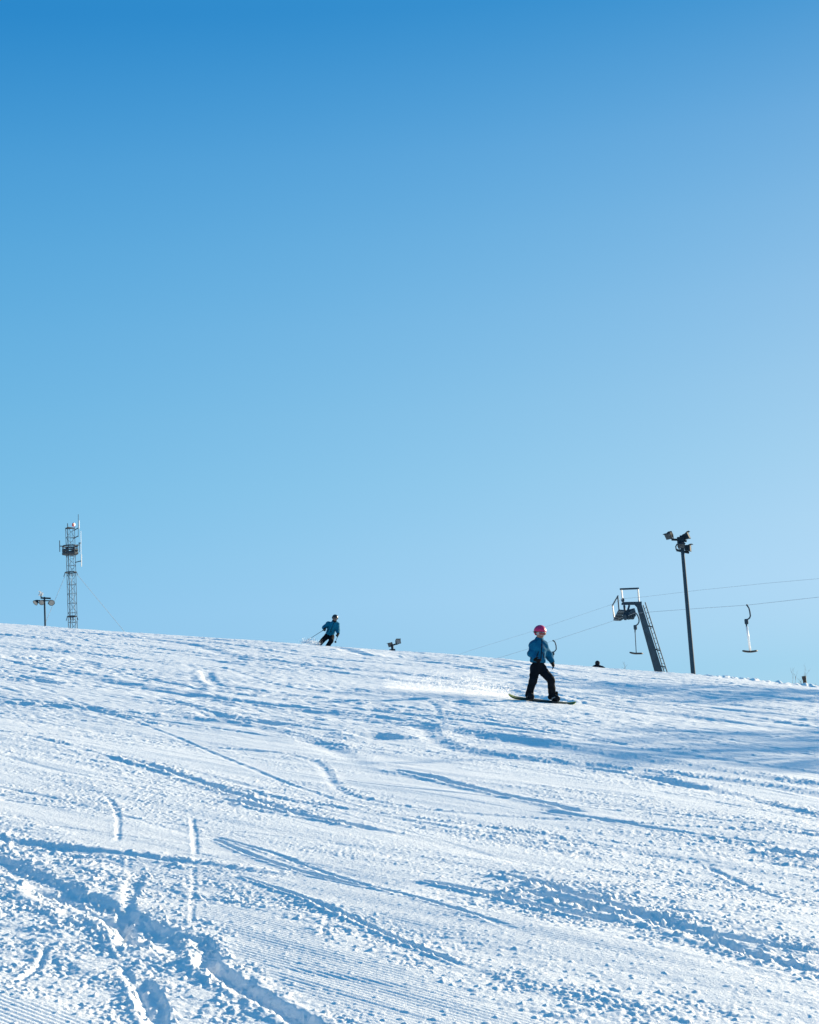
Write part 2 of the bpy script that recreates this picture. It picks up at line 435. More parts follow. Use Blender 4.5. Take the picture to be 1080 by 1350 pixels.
    if zipx is not None:                      # front zip and two slanted pocket welts
        fwd = A['chest'][1]
        def strip(x0, lean, w_, z0, z1):
            def f(P):
                d = np.abs(jcut(P)+.002)-.007
                c = np.abs(P[..., 0]-x0-lean*(P[..., 2]-z0))-w_
                f_ = np.maximum(np.maximum(d, c), np.maximum(P[..., 1]-fwd+.02, np.maximum(z0-P[..., 2], P[..., 2]-z1)))
                return f_
            f.bb = (jf.bb[0], np.array([jf.bb[1][0], fwd, jf.bb[1][2]])); return f
        zt, zb = A['neck'][2], A['hem'][2]
        cx_ = A['hem'][0]; ln = (A['neck'][0]-cx_)/(zt-zb)
        for nm, s_ in (('zip', strip(cx_+zipx, ln, .011, zb-.03, zt+.02)), ('pocket', strip(cx_+zipx-.09, .35, .010, zb+.03, zb+.16)), ('pocket', strip(cx_+zipx+.075, -.3, .010, zb+.03, zb+.15))):
            V_, F_ = nets(s_, .0065, pad=.01)
            if len(F_): mesh_obj(nm, V_, F_, M['navy'], jo)
    # gloves and boots
    for i, s_ in enumerate('RL'):
        glove('glove', root, A['wr'+s_], A['ha'+s_], npalm[i], 1 if s_ == 'R' else -1, M['glove'], wr_len, grip[i])
        an, to = A['an'+s_], A['to'+s_]; fd = unit(to-an); sh = unit(A['kn'+s_]-an)
        sole = np.array([0, 0, -1.]) if 'boot_down' not in J else unit(A['boot_down'])
        heel = an - fd*.055*k*1.1 + sole*.055*k
        k = k0*1.14
        bo = [cap(an+sh*.16*k, an, .072*k, .066*k), cap(an, heel, .062*k, .052*k), cap(heel, to+sole*.02*k, .052*k, .046*k), cap(an, to, .062*k, .045*k)]
        bt = sdf_obj('boot', sunion(bo, .025), h*.8, M['boot'], root)
    head_gear(root, hc, hr*1.0, face[0], face[1], face[2], M[cols['helmet']], M[cols['lens']], M[cols['frame']])
    if cols.get('scarf'):
        sc = sunion([cap(L((0, -.15, -.75)), A['neck'], hr*.62, hr*.70)], .02)
        sdf_obj('neck_warmer', sc, h*.8, M[cols['scarf']], root)
    return b
# ------------------------------------------------------------------ the snow slope: one sheet out to the horizon
def track_xy(pts):
    P = np.array([ground(*p)[:2] for p in pts])
    t = np.concatenate([[0], np.cumsum(np.linalg.norm(np.diff(P, axis=0), axis=1))])
    n = max(12, int(t[-1]/.25)); tt = np.linspace(0, t[-1], n)
    Q = np.stack([np.interp(tt, t, P[:, i]) for i in (0, 1)], 1)
    for _ in range(3):
        Q[1:-1] = (Q[:-2] + 2*Q[1:-1] + Q[2:])/4
    return Q
def dist_poly(x, y, Q):
    """signed distance (left of travel +) and run fraction along a polyline"""
    best = np.full(x.shape, 1e9); sg = np.zeros(x.shape); run = np.zeros(x.shape)
    n = len(Q)-1
    for i in range(n):
        a = Q[i]; b = Q[i+1]; ab = b-a; L2 = max(ab @ ab, 1e-9)
        t = np.clip(((x-a[0])*ab[0] + (y-a[1])*ab[1])/L2, 0, 1)
        dx = x-a[0]-t*ab[0]; dy = y-a[1]-t*ab[1]; d = dx*dx+dy*dy
        k = d < best
        best = np.where(k, d, best); sg = np.where(k, np.sign(ab[0]*dy-ab[1]*dx), sg); run = np.where(k, (i+t)/n, run)
    return np.sqrt(best), sg, run
ROLLS = [
 ([(400, 902), (520, 911), (600, 916), (690, 926)], .9, .07),
 ([(0, 1105), (90, 1115), (200, 1135)], .30, .030),
 ([(510, 861), (600, 868), (680, 875)], 1.5, .14),
 ([(330, 930), (480, 940), (600, 953)], 1.0, .05),
 ([(700, 905), (850, 910), (1000, 919)], 1.8, .10),
]
GROOMED = [
 ([(285, 1205), (380, 1245), (480, 1285), (560, 1318), (660, 1360)], .22),
 ([(330, 1245), (420, 1290), (500, 1325), (560, 1360)], .20),
 ([(-30, 1318), (40, 1338), (90, 1362)], .22),
 ([(330, 1140), (450, 1185), (560, 1225)], .12),
 ([(560, 1195), (660, 1215), (700, 1222)], .12),
 ([(0, 1060), (80, 1080), (150, 1095)], .25),
]
FALL = unit(np.array([1.0, -1.15]))            # the way skiers ran down
ACR = np.array([-FALL[1], FALL[0]])
# tracks that can be told apart in the foreground: points on the photo's slope, width, depth, berm, chunks, onesided
TRACKS = [
 ([(-60, 1105), (0, 1135), (60, 1163), (130, 1192), (165, 1215), (225, 1240), (262, 1262)], .115, .036, .35, .8),
 ([(255, 1258), (290, 1280), (330, 1308), (370, 1327), (430, 1360)], .050, .030, .35, .4),
 ([(-60, 1095), (0, 1108), (100, 1120), (200, 1132), (270, 1145), (420, 1164)], .08, .017, .4, .6),
 ([(-40, 1150), (60, 1175), (130, 1215)], .09, .018, .5, .6),
 ([(138, 1047), (152, 1062), (157, 1080), (155, 1115)], .022, .0055, .1, .2),
 ([(253, 1075), (257, 1100), (258, 1132)], .022, .006, .1, .2),
 ([(256, 1132), (255, 1175), (252, 1230)], .016, .003, .1, .0),
 ([(180, 1150), (170, 1185), (163, 1225), (160, 1255)], .04, .012, .3, .4),
 ([(150, 1205), (160, 1232), (185, 1252)], .06, .026, .4, .6),
 ([(262, 1235), (275, 1258), (270, 1280)], .045, .022, .4, .6),
 ([(62, 1243), (52, 1268), (20, 1290)], .018, .009, .4, .0),
 ([(160, 1270), (180, 1300), (195, 1345)], .022, .010, .5, .2),
 ([(185, 1285), (205, 1320), (212, 1350)], .040, .020, .3, .5),
 ([(262, 1097), (350, 1120), (420, 1150), (480, 1171), (560, 1190), (700, 1240)], .026, .009, .5, .3),
 ([(270, 1100), (330, 1128), (440, 1165), (540, 1183)], .025, .012, .5, .1),
 ([(300, 1155), (430, 1200), (540, 1250), (640, 1290)], .020, .008, .9, .2),
 ([(140, 993), (190, 1005), (250, 1025), (330, 1052), (420, 1078), (560, 1105)], .06, .020, .5, .7),
 ([(280, 1050), (400, 1075), (500, 1092)], .06, .024, .5, .4),
 ([(500, 1012), (560, 1022), (640, 1044), (720, 1062), (785, 1077)], .07, .030, .5, .3),
 ([(630, 1148), (690, 1155), (760, 1185), (840, 1205), (930, 1240), (1120, 1268)], .065, .026, .45, .8),
 ([(650, 1170), (740, 1190), (830, 1215), (900, 1228), (960, 1258), (1120, 1300)], .060, .022, .5, .9),
 ([(540, 1160), (640, 1180), (760, 1212), (830, 1222)], .04, .02, .7, .3),
 ([(1000, 1121), (1050, 1128), (1110, 1138)], .09, .035, .5, .3),
 ([(925, 1138), (970, 1160), (1030, 1186)], .035, .011, .4, .2),
 ([(700, 1068), (840, 1090), (900, 1100), (1040, 1118)], .06, .018, .5, .2),
 ([(430, 906), (500, 914), (580, 922), (640, 932)], .28, .075, .4, .3),
 ([(290, 870), (340, 876), (400, 880)], .30, .05, .4, .3),
 ([(480, 968), (520, 976)], .25, .07, .4, .3),
 ([(270, 885), (275, 895), (290, 905)], .12, .025, .5, .2),
 ([(270, 940), (300, 950), (380, 958)], .22, .05, .4, .3),
 ([(0, 865), (30, 868), (70, 866)], .35, .08, .6, .3),
 ([(5, 890), (40, 895), (75, 902)], .25, .06, .6, .3),
 ([(600, 870), (680, 879), (760, 886)], .30, .06, .5, .2),
 ([(640, 960), (700, 972), (780, 985)], .22, .05, .4, .3),
 ([(750, 1010), (830, 1018), (930, 1040)], .14, .04, .4, .3),
]
FLAT = [(ground(714, 925.5)[:2], .95), (ground(700, 924)[:2], .8), (ground(728, 927)[:2], .8), (ground(427, 851.5)[:2], 2.0)]
def detail(x, y):
    r = np.hypot(x, y)
    u = x*FALL[0] + y*FALL[1]; v = x*ACR[0] + y*ACR[1]
    z = np.zeros_like(x)
    act = (r < 100)
    near = (r < 46)
    # broad undulations, drawn out along the run
    z += .038*noise(u/11, v/3.4, 1) + .018*noise(u/5.5+3, v/1.5, 2)
    z += .016*np.where(r > 18, 1, r/18)*noise(u/14, v/1.1, 4)
    # a long hollow to the right of the rider and the crumbly bank along the right-hand edge
    # medium streaks
    z += (.008*noise(u/2.6, v/.42, 5) + .006*noise(u/1.5, v/.20+9, 6))*act
    # areas: 1 = chopped, 0 = groomed
    chop = sstep(-.30, .30, noise(u/6.0, v/1.7, 8) + .40*noise(u/2.0, v/.8, 9) + .10)
    # random carved tracks
    g = np.random.default_rng(5)
    tr = np.zeros_like(x); chunk = np.zeros_like(x)
    for i in range(230):
        uc = g.uniform(-75, 20); vc = g.uniform(-26, 62)
        L = g.uniform(4, 22); w = g.choice([.05, .07, .10, .16, .26], p=[.2, .25, .25, .2, .1]); dp = w*g.uniform(.22, .45)
        amp = g.uniform(.0, 1.6); ph = g.uniform(0, 6.3); wl = g.uniform(9, 22); sl = g.normal(0, .13)
        # centre of the run in world space sits somewhere in front of the camera
        cx, cy = uc*FALL + vc*ACR
        k = (np.abs(u-uc) < L) & act
        if not k.any(): continue
        uu = u[k]; f = vc + sl*(uu-uc) + amp*np.sin(uu/wl*6.283+ph)
        cs = 1/np.sqrt(1+(sl+amp*6.283/wl*np.cos(uu/wl*6.283+ph))**2)
        d = (v[k]-f)*cs
        fade = sstep(1, .7, np.abs(uu-uc)/L)
        pr = -np.exp(-(d/w)**2) + .5*np.exp(-((d-1.7*w)/(.8*w))**2)
        tr[k] += dp*pr*fade*.42
        chunk[k] = np.maximum(chunk[k], .5*np.exp(-((d-1.6*w)/(1.6*w))**2)*fade)
    for i in range(45):                      # fine edge lines, long and thin
        L = g.uniform(5, 22); w = g.uniform(.016, .045); dp = w*g.uniform(.10, .24)
        q = np.array([g.uniform(-9, 11), g.uniform(5, 34)]); uc, vc = q @ FALL, q @ ACR
        amp = g.uniform(0, .8); ph = g.uniform(0, 6.3); wl = g.uniform(10, 26); sl = g.normal(0, .16)
        k = near & (np.abs(u-uc) < L) & (np.abs(v-vc) < 2+abs(sl)*L)
        if not k.any(): continue
        uu = u[k]; ck = 6.283/wl
        d = v[k] - (vc + sl*(uu-uc) + amp*(np.sin(uu*ck+ph)-np.sin(uc*ck+ph)))
        fade = sstep(1, .6, np.abs(uu-uc)/L)
        tr[k] += dp*fade*(-np.exp(-(d/w)**2) + .6*np.exp(-((d-1.8*w)/(.8*w))**2))
    tr *= .30+.70*sstep(9, 17, r)
    z += tr
    for pts, w, h_ in ROLLS:                  # broad swells that turn their face away from the sun
        Q = track_xy(pts); mg = w*9
        k = (x > Q[:, 0].min()-mg) & (x < Q[:, 0].max()+mg) & (y > Q[:, 1].min()-mg) & (y < Q[:, 1].max()+mg)
        d, s_, run = dist_poly(x[k], y[k], Q[::3])
        d = d*s_ + .6*w*noise(x[k]/2.6, y[k]/2.6, 51) + .2*w*noise(x[k]/.7, y[k]/.7, 52)
        z[k] -= h_*sstep(.25*w, -.9*w, d)*np.exp(-(d/(2.4*w))**2)*sstep(0, .25, run)*sstep(1, .8, run)
    groom = np.zeros_like(x)
    for pts, w in GROOMED:
        Q = track_xy(pts); mg = w*3
        k = (x > Q[:, 0].min()-mg) & (x < Q[:, 0].max()+mg) & (y > Q[:, 1].min()-mg) & (y < Q[:, 1].max()+mg)
        d, s_, run = dist_poly(x[k], y[k], Q)
        d = d + .5*w*noise(x[k]/.5, y[k]/.5, 53)
        groom[k] = np.maximum(groom[k], sstep(1.15*w, .75*w, d))
    chop = chop*(1-.92*groom)
    for pts, w, dp, berm, ck in TRACKS:
        Q = track_xy(pts)
        mg = w*5
        k = (x > Q[:, 0].min()-mg) & (x < Q[:, 0].max()+mg) & (y > Q[:, 1].min()-mg) & (y < Q[:, 1].max()+mg)
        if not k.any(): continue
        xx = x[k]; yy = y[k]
        wob = .35*w*noise(xx/.5, yy/.5, 21) + .25*w*noise(xx/.16, yy/.16, 22)
        d, s_, run = dist_poly(xx, yy, Q); d = d + wob
        fade = sstep(0, .12, run)*sstep(1, .85, run)
        fade = np.where(d < mg, fade, 0)
        pr = -np.exp(-(np.maximum(d, 0)/w)**4) + berm*(.35+.65*(s_ < 0))*np.exp(-((d-1.8*w)/(.75*w))**2)
        z[k] += dp*pr*fade
        chunk[k] = np.maximum(chunk[k], ck*np.exp(-((d-1.5*w)/(1.8*w))**2)*fade)
    for (cx, cy), rr in FLAT:                 # snow pressed flat under the people
        z *= 1 - .92*np.exp(-(np.hypot(x-cx, (y-cy)*.7)/rr)**4)
    # lumps and crumbs
    act2 = np.nonzero(r < 80)[0]
    a = act2; xx, yy, uu, vv = x[a], y[a], u[a], v[a]
    c = np.clip(.12 + .88*chop[a] + chunk[a], 0, 1.6)
    far = sstep(14, 34, r[a])
    n1 = noise(uu/.34, vv/.20, 31); n2 = noise(xx/.12+5, yy/.12, 32); n3 = noise(xx/.055, yy/.055, 33)
    mod = .25+1.1*sstep(-.35, .55, noise(xx/.45, yy/.45, 38)+.5*noise(uu/2.2, vv/.8, 54))
    lump = (.0045*n1 + .0055*np.maximum(n2-.05, 0) + .0046*n3 + (.0005+.0040*far)*noise(uu/.50, vv/.055, 46) + .0008*noise(uu/.22, vv/.026, 47)*sstep(24, 14, r[a]))*mod
    z[a] += lump*c
    z[a] += far*(.5+.6*c)*(.007*noise(uu/1.1, vv/.30, 43) + .011*noise(uu/.50+7, vv/.15, 44) + .013*noise(uu/.24, vv/.085, 45))
    b = np.nonzero((r < 30))[0]; cb = np.clip(.10+.90*chop[b]+chunk[b], 0, 1.5)
    mb_ = .25+1.1*sstep(-.35, .55, noise(x[b]/.25+9, y[b]/.25, 39)+.6*noise(u[b]/2.2, v[b]/.8, 54))
    z[b] += cb*mb_*(.0048*sstep(30, 18, r[b])*noise(x[b]/.030, y[b]/.030, 34) + .0040*sstep(20, 12, r[b])*noise(x[b]/.017, y[b]/.017, 35))
    # broken clods thrown up beside the ruts, and smooth scraped patches between
    z[b] += .030*chunk[b]*sstep(.38, .62, noise(x[b]/.11+3, y[b]/.11, 49))*(.4+.6*noise(x[b]/.03, y[b]/.03, 50)**2)
    # scattered crumbs of snow
    cr = noise(x[b]/.042+40, y[b]/.042, 36)
    z[b] += .012*sstep(.45, .75, cr)*(.2+chunk[b]+.5*chop[b])
    # groomer corduroy where nobody has skied
    gz = np.maximum(1-sstep(.10, .40, chop[b]), groom[b])*np.clip(1-1.6*chunk[b], 0, 1)
    gz = gz*sstep(17, 12, r[b]); vv = v[b] + .012*noise(u[b]/3, v[b]/2, 37)
    z[b] += .0015*gz*np.sin(vv/.033*6.283)
    # clods of the ploughed bank at the right-hand edge of the piste
    e = np.nonzero((y > 56) & (y < 76) & (x > 6) & (x < 30))[0]
    xe, ye = x[e], y[e]
    bank = np.exp(-((ye-66.5)/2.2)**2)*sstep(9.0, 13, xe)
    z[e] += bank*(.03 + .16*np.maximum(noise(xe/.42, ye/1.0, 41)+.1, 0) + .12*np.maximum(noise(xe/.2, ye/.4, 42), 0) + .06*noise(xe/1.7, ye/3, 48))
    return z
def build_snow():
    th = [0.0]; st = .035
    a = 0.0
    while a < 16.5: a += st; th.append(a)
    while a < 180:
        st = min(st*1.18, 4); a += st; th.append(min(a, 180))
    th = np.array(th); th = np.concatenate([-th[:0:-1], th]); th = th[1:]     # -180 and 180 are the same
    def seg(a, b, s): return np.arange(a, b, s)
    rs = np.concatenate([np.geomspace(.5, 5.5, 14)[:-1], seg(5.5, 12, .012), seg(12, 18, .022), seg(18, 30, .045),
                         seg(30, 50, .085), seg(50, 78, .09), seg(78, 110, .5), np.geomspace(110, 5500, 40)])
    nr, nt = len(rs), len(th)
    A, Rr = np.meshgrid(np.radians(th), rs)
    x = (np.sin(A)*Rr).ravel(); y = (np.cos(A)*Rr).ravel()
    z = base(x, y)
    wide = (np.abs(A.ravel()) < R(60)) & (Rr.ravel() < 160)
    z[wide] += detail(x[wide], y[wide])*sstep(160, 90, Rr.ravel()[wide])
    V = np.stack([x, y, z], 1).astype(np.float32)
    V = np.concatenate([V, [[0, 0, base(0, 0)]]]).astype(np.float32)
    i = np.arange(nr-1)[:, None]*nt; j = np.arange(nt)[None, :]; j2 = (j+1) % nt
    Q = np.stack([i+j, i+j2, i+nt+j2, i+nt+j], -1).reshape(-1, 4)[:, ::-1]
    T = np.stack([np.arange(nt), np.full(nt, nr*nt), (np.arange(nt)+1) % nt], -1)
    me = bpy.data.meshes.new('snow_ground')
    nq, ntri = len(Q), len(T)
    me.vertices.add(len(V)); me.vertices.foreach_set('co', V.ravel())
    me.loops.add(nq*4+ntri*3)
    me.loops.foreach_set('vertex_index', np.concatenate([Q.ravel(), T.ravel()]).astype(np.int32))
    me.polygons.add(nq+ntri)
    me.polygons.foreach_set('loop_start', np.concatenate([np.arange(nq)*4, nq*4+np.arange(ntri)*3]).astype(np.int32))
    me.polygons.foreach_set('use_smooth', np.ones(nq+ntri, bool))
    me.update(calc_edges=True); me.validate()
    o = bpy.data.objects.new('snow_ground', me); COL.objects.link(o)
    m = bpy.data.materials.new('packed snow'); m.use_nodes = True
    nt_ = m.node_tree; N = nt_.nodes; Lk = nt_.links; b = N['Principled BSDF']
    b.inputs['Roughness'].default_value = .55; b.inputs['Specular IOR Level'].default_value = .35
    tc = N.new('ShaderNodeTexCoord')
    n0 = N.new('ShaderNodeTexNoise'); n0.inputs['Scale'].default_value = .9; n0.inputs['Detail'].default_value = 5
    cr = N.new('ShaderNodeValToRGB'); cr.color_ramp.elements[0].color = (.86, .875, .89, 1); cr.color_ramp.elements[1].color = (.90, .91, .92, 1)
    Lk.new(tc.outputs['Object'], n0.inputs['Vector']); Lk.new(n0.outputs['Fac'], cr.inputs[0]); Lk.new(cr.outputs[0], b.inputs['Base Color'])
    n1 = N.new('ShaderNodeTexNoise'); n1.inputs['Scale'].default_value = 55; n1.inputs['Detail'].default_value = 5; n1.inputs['Roughness'].default_value = .65
    n2 = N.new('ShaderNodeTexNoise'); n2.inputs['Scale'].default_value = 22; n2.inputs['Detail'].default_value = 6; n2.inputs['Roughness'].default_value = .7
    Lk.new(tc.outputs['Object'], n1.inputs['Vector']); Lk.new(tc.outputs['Object'], n2.inputs['Vector'])
    b1 = N.new('ShaderNodeBump'); b1.inputs['Distance'].default_value = .012; b1.inputs['Strength'].default_value = .6
    b2 = N.new('ShaderNodeBump'); b2.inputs['Distance'].default_value = .02; b2.inputs['Strength'].default_value = .5
    Lk.new(n1.outputs['Fac'], b1.inputs['Height']); Lk.new(n2.outputs['Fac'], b2.inputs['Height'])
    Lk.new(b2.outputs[0], b1.inputs['Normal']); Lk.new(b1.outputs[0], b.inputs['Normal'])
    me.materials.append(m)
    tag(o, 'sunlit white snow slope marked with ski tracks and groomed ridges', 'snow slope', kind='structure')
    return o
build_snow()

# ------------------------------------------------------------------ radio mast
def hang(p, n=14, sag=.0):
    return p
def g_at(x, y): return float(base(x, y))
def flood(parent, off, pos, aim, size, name='floodlight', kind='box', hm='housing', up=(0, 0, 1), root_pt=None, gm='glass'):
    """one lamp head: tapering housing with cooling ribs, glass front, yoke"""
    a, s_, u = frame(aim, up); p = np.asarray(pos, float)
    mb = MB(off)
    if kind == 'box':
        rings = []
        for t, w, h_ in ((-.45, .30, .26), (-.38, .36, .32), (.0, .44, .40), (.40, .60, .52), (.46, .62, .54), (.46, .56, .48), (.42, .55, .47)):
            c = p + a*t*size
            rings.append([c + s_*w*size*i + u*h_*size*j for i, j in ((-1, -1), (1, -1), (1, 1), (-1, 1))])
        mb.loft(rings)
        for i in range(5):
            c = p + a*(-.20)*size + s_*(i-2)*.15*size
            mb.box(c + u*.36*size, s_*.018*size, u*.10*size, a*.22*size)
        mb.box(p + a*.62*size + u*.53*size, s_*.60*size, a*.18*size, u*.02*size)     # visor
    else:
        rings = []
        for t, rr in ((-.50, .16), (-.46, .22), (-.30, .26), (-.22, .34), (.05, .50), (.25, .60), (.30, .62), (.30, .57), (.26, .56)):
            c = p + a*t*size
            rings.append([c + (s_*math.cos(k) + u*math.sin(k))*rr*size for k in np.linspace(0, 2*math.pi, 17)[:-1]])
        mb.loft(rings)
    fl = mb.build(name, M[hm], parent, smooth=(kind != 'box'))
    gl = MB(off)
    if kind == 'box':
        gl.box(p + a*.435*size, s_*.545*size, u*.465*size, a*.012*size)
    else:
        gl.loft([[p + a*t*size + (s_*math.cos(k)+u*math.sin(k))*rr*size for k in np.linspace(0, 2*math.pi, 17)[:-1]] for t, rr in ((.265, .55), (.29, .50), (.31, .30))])
    gl.build('glass', M[gm], fl, smooth=False)
    if root_pt is not None:
        q = np.asarray(root_pt, float)
        y_ = MB(off)
        e = .52*size if kind == 'box' else .62*size
        y_.tube([p + s_*e, p + s_*e - u*.35*size, q + s_*.1*size, q - s_*.1*size, p - s_*e - u*.35*size, p - s_*e], .035*size+.008, 6)
        y_.build('yoke', M['housing'], fl, smooth=False)
    return fl

def radio_mast():
    D = 150.0
    m_ = D/FPX
    pb = at(95.5, 828, D); gx, gy = pb[0], pb[1]; gz = g_at(gx, gy)
    top = at(91.0, 692.5, D); H = top[2]
    root = empty('radio_mast', (gx, gy, gz))
    tag(root, 'tall guyed lattice radio mast with a round work platform and antennas', 'radio mast')
    off = np.array([gx, gy, gz])
    hw = 6.0*m_
    leg_xy = [np.array([-hw, .25]), np.array([-.05*hw-.05, -.45]), np.array([hw, .25])]
    zs = np.linspace(0, H-gz, 30)
    for i, l in enumerate(leg_xy):
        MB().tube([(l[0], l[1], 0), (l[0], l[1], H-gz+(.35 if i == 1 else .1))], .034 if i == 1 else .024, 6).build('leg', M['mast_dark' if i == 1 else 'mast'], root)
    br = MB()
    for j in range(len(zs)-1):
        for a in range(3):
            p, q = leg_xy[a], leg_xy[(a+1) % 3]
            br.tube([(*p, zs[j]), (*q, zs[j])], .016, 5); 
            s0, s1 = (p, q) if j % 2 else (q, p)
            br.tube([(*s0, zs[j]), (*s1, zs[j+1])], .015, 5)
    br.build('lattice_bracing', M['mast'], root)
    lad = MB()
    for sx in (-.13, .13):
        lad.tube([(.18+sx, -.12, 0), (.18+sx, -.12, H-gz)], .016, 5)
    for z in np.arange(.3, H-gz, .3): lad.tube([(.05, -.12, z), (.31, -.12, z)], .011, 5)
    lad.build('ladder', M['mast'], root)
    L = lambda px, py, dy=0: at(px, py, D+dy) - off
    # work platform
    pf = empty('work_platform', (0, 0, L(91.5, 729)[2])); pf.parent = root
    rad = 10.0*m_
    def oct_(r, z): return [(r*math.cos(k), r*math.sin(k), z) for k in np.linspace(0, 2*math.pi, 9)]
    hgt = 11.5*m_
    MB().loft([oct_(rad, 0)[:-1], oct_(rad, .05)[:-1]]).build('deck', M['mast_dark'], pf)
    rl = MB()
    for z in (.12, hgt*.5, hgt): rl.tube(oct_(rad*1.02, z), .06 if z > .2 else .07, 6)
    for p in oct_(rad*1.02, 0)[:-1]: rl.tube([p, (p[0], p[1], hgt)], .03, 6)
    rl.build('railing', M['mast_dark'], pf)
    for k in range(6):
        cab = MB(); a = k/6*6.283+.3; c = np.array([rad*.78*math.cos(a), rad*.78*math.sin(a), hgt*.45])
        cab.box(c, (.10, 0, 0), (0, .07, 0), (0, 0, .20)); cab.build('radio_box', M['mast'], pf)
    # rings where the guys are fixed
    for py, rr in ((753, 8.0), (812.5, 6.6)):
        z = L(93, py)[2]; c = MB(); c.tube(oct_(rr*m_*.95, z), .05, 6)
        for k in range(0, 8, 2):
            p = oct_(rr*m_*.95, z)[k]; c.tube([p, (p[0]*1.25, p[1]*1.25, z-.35)], .03, 5)
        c.build('guy_collar', M['mast_dark'], root)
    # antennas
    for (xa, ya, xb, yb, r_, mt) in ((103.3, 678, 103.3, 708, .022, 'mast_dark'), (106.8, 700, 107.0, 731, .022, 'white'), (107.4, 731, 107.4, 747, .042, 'steel_light'),
                                     (78.7, 712.5, 79.0, 727.5, .035, 'mast_dark'), (104.6, 686, 104.6, 697, .03, 'white'), (105, 715, 105, 728, .03, 'mast')):
        MB().tube([L(xa, ya), L(xb, yb)], r_, 6).build('antenna', M[mt], root)
    for (xa, ya, xb, yb) in ((97, 699.5, 103.3, 696), (97, 710, 103.3, 706.5), (99, 741.5, 107.2, 739.5), (82.5, 720, 78.8, 720), (101, 718.5, 105, 718.5), (103.5, 716, 107, 716)):
        MB().tube([L(xa, ya), L(xb, yb)], .04, 6).build('antenna_arm', M['mast_dark'], root)
    MB().loft([oct_(.10, 0)[:-1], oct_(.13, .08)[:-1], oct_(.11, .26)[:-1], oct_(.04, .32)[:-1]]).build('warning_lamp', M['red'], root).location = tuple(L(97, 694))
    cap_ = MB(); z = H-gz; cap_.tube([(*leg_xy[0], z), (*leg_xy[1], z), (*leg_xy[2], z), (*leg_xy[0], z)], .05, 6); cap_.build('top_frame', M['mast_dark'], root)
    for (p0, p1) in (((86.8, 757), (66, 806)), ((101.5, 757), (168, 836)), ((93.5, 757), (118, 990))):
        a = L(*p0); dirv = L(*p1) - a
        if p1[0] == 118: dirv = np.array([-.6, 6.0, -7.0])
        t = 0.2                                    # run the wire down to the ground
        while True:
            q = a + dirv*t + off
            if q[2] < g_at(q[0], q[1]) or t > 12: break
            t += .02
        end = a + dirv*t; mid = (a+end)/2 - np.array([0, 0, .12])
        MB().tube([a, (a+mid)/2-np.array([0, 0, .03]), mid, (end+mid)/2-np.array([0, 0, .03]), end], .019, 5).build('guy_wire', M['rope'], root)
radio_mast()

# ------------------------------------------------------------------ floodlight posts
def post(root, off, top, r0, r1, m='pole', n=12):
    g = g_at(top[0], top[1])
    z = np.linspace(g-.3, top[2], 8)
    mb = MB(off); mb.tube([(top[0], top[1], q) for q in z], list(np.linspace(r0, r1, 8)), n)
    mb.tube([(top[0], top[1], g-.05), (top[0], top[1], g+.12)], [r0*1.9, r0*1.7], n)
    return mb.build('pole', M[m], root, smooth=True)
def flood_tall():
    D = 82.0; m_ = D/FPX
    top = at(898.2, 706, D)
    # straight down from the foot seen on the ridge
    root = empty('floodlight_post', (top[0], top[1], g_at(top[0], top[1])))
    tag(root, 'tall grey floodlight post with four dark lamp heads beside the lift pylon', 'floodlight post')
    off = np.array(root.location)
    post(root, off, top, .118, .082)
    L = lambda px, py, dy=0.: at(px, py, D+dy)
    cr = MB(off)
    cr.tube([L(892.0, 725.2, -.1), L(908.5, 728.6, -.1)], .06, 8)
    cr.tube([L(885.5, 711.3, -.05), L(900, 711.8, -.05)], .055, 8)
    cr.tube([L(891.8, 725.2), L(891.0, 720.5), L(893.0, 717)], .03, 6)
    cr.tube([L(896, 712), L(905.5, 713.5, -.1)], .05, 8)
    cr.box(L(897.6, 713.5, -.16), (.16, 0, 0), (0, .1, 0), (0, 0, .20))
    cr.build('cross_arm', M['housing'], root)
    flood(root, off, L(883.0, 705.2, -.15), (-.62, -.55, -.50), .31, root_pt=L(887.5, 711.2, -.05), gm='glass_dark')
    flood(root, off, L(904.6, 707.2, -.1), (.78, -.30, .30), .31, root_pt=L(900, 712.2, -.05), gm='glass_dark')
    flood(root, off, L(906.6, 722.6, -.15), (.93, -.30, -.02), .32, root_pt=L(902, 727.5, -.1), gm='glass_dark')
    flood(root, off, L(897.6, 718.0, -.42), (.12, -.80, -.55), .27, root_pt=L(897.4, 724.5, -.1), gm='glass_dark')
flood_tall()
def flood_left():
    D = 112.0; top = at(58.7, 787, D)
    root = empty('floodlight_post', (top[0], top[1], g_at(top[0], top[1])))
    tag(root, 'short floodlight post with round pale lamp heads left of the radio mast', 'floodlight post')
    off = np.array(root.location); post(root, off, top, .075, .06)
    L = lambda px, py, dy=0.: at(px, py, D+dy)
    cr = MB(off); cr.tube([L(53.8, 788.3), L(67.0, 788.9)], .055, 8); cr.tube([L(47, 791.5, -.2), L(69, 792.2, -.2)], .035, 8)
    cr.tube([L(54.3, 788), L(54.3, 785)], .035, 6); cr.build('cross_arm', M['housing'], root)
    flood(root, off, L(54.2, 783.2, -.1), (-.85, -.35, .35), .26, kind='box', hm='housing_pale', root_pt=L(54.3, 787))
    flood(root, off, L(47.8, 793.8, -.25), (-.55, -.55, -.60), .32, kind='round', hm='housing', root_pt=L(49, 791))
    flood(root, off, L(55.4, 793.8, -.3), (-.10, -.85, -.42), .30, kind='round', hm='housing', root_pt=L(56, 791))
    flood(root, off, L(67.8, 794.0, -.25), (.28, -.80, -.45), .34, kind='round', hm='housing', root_pt=L(67, 791))
flood_left()
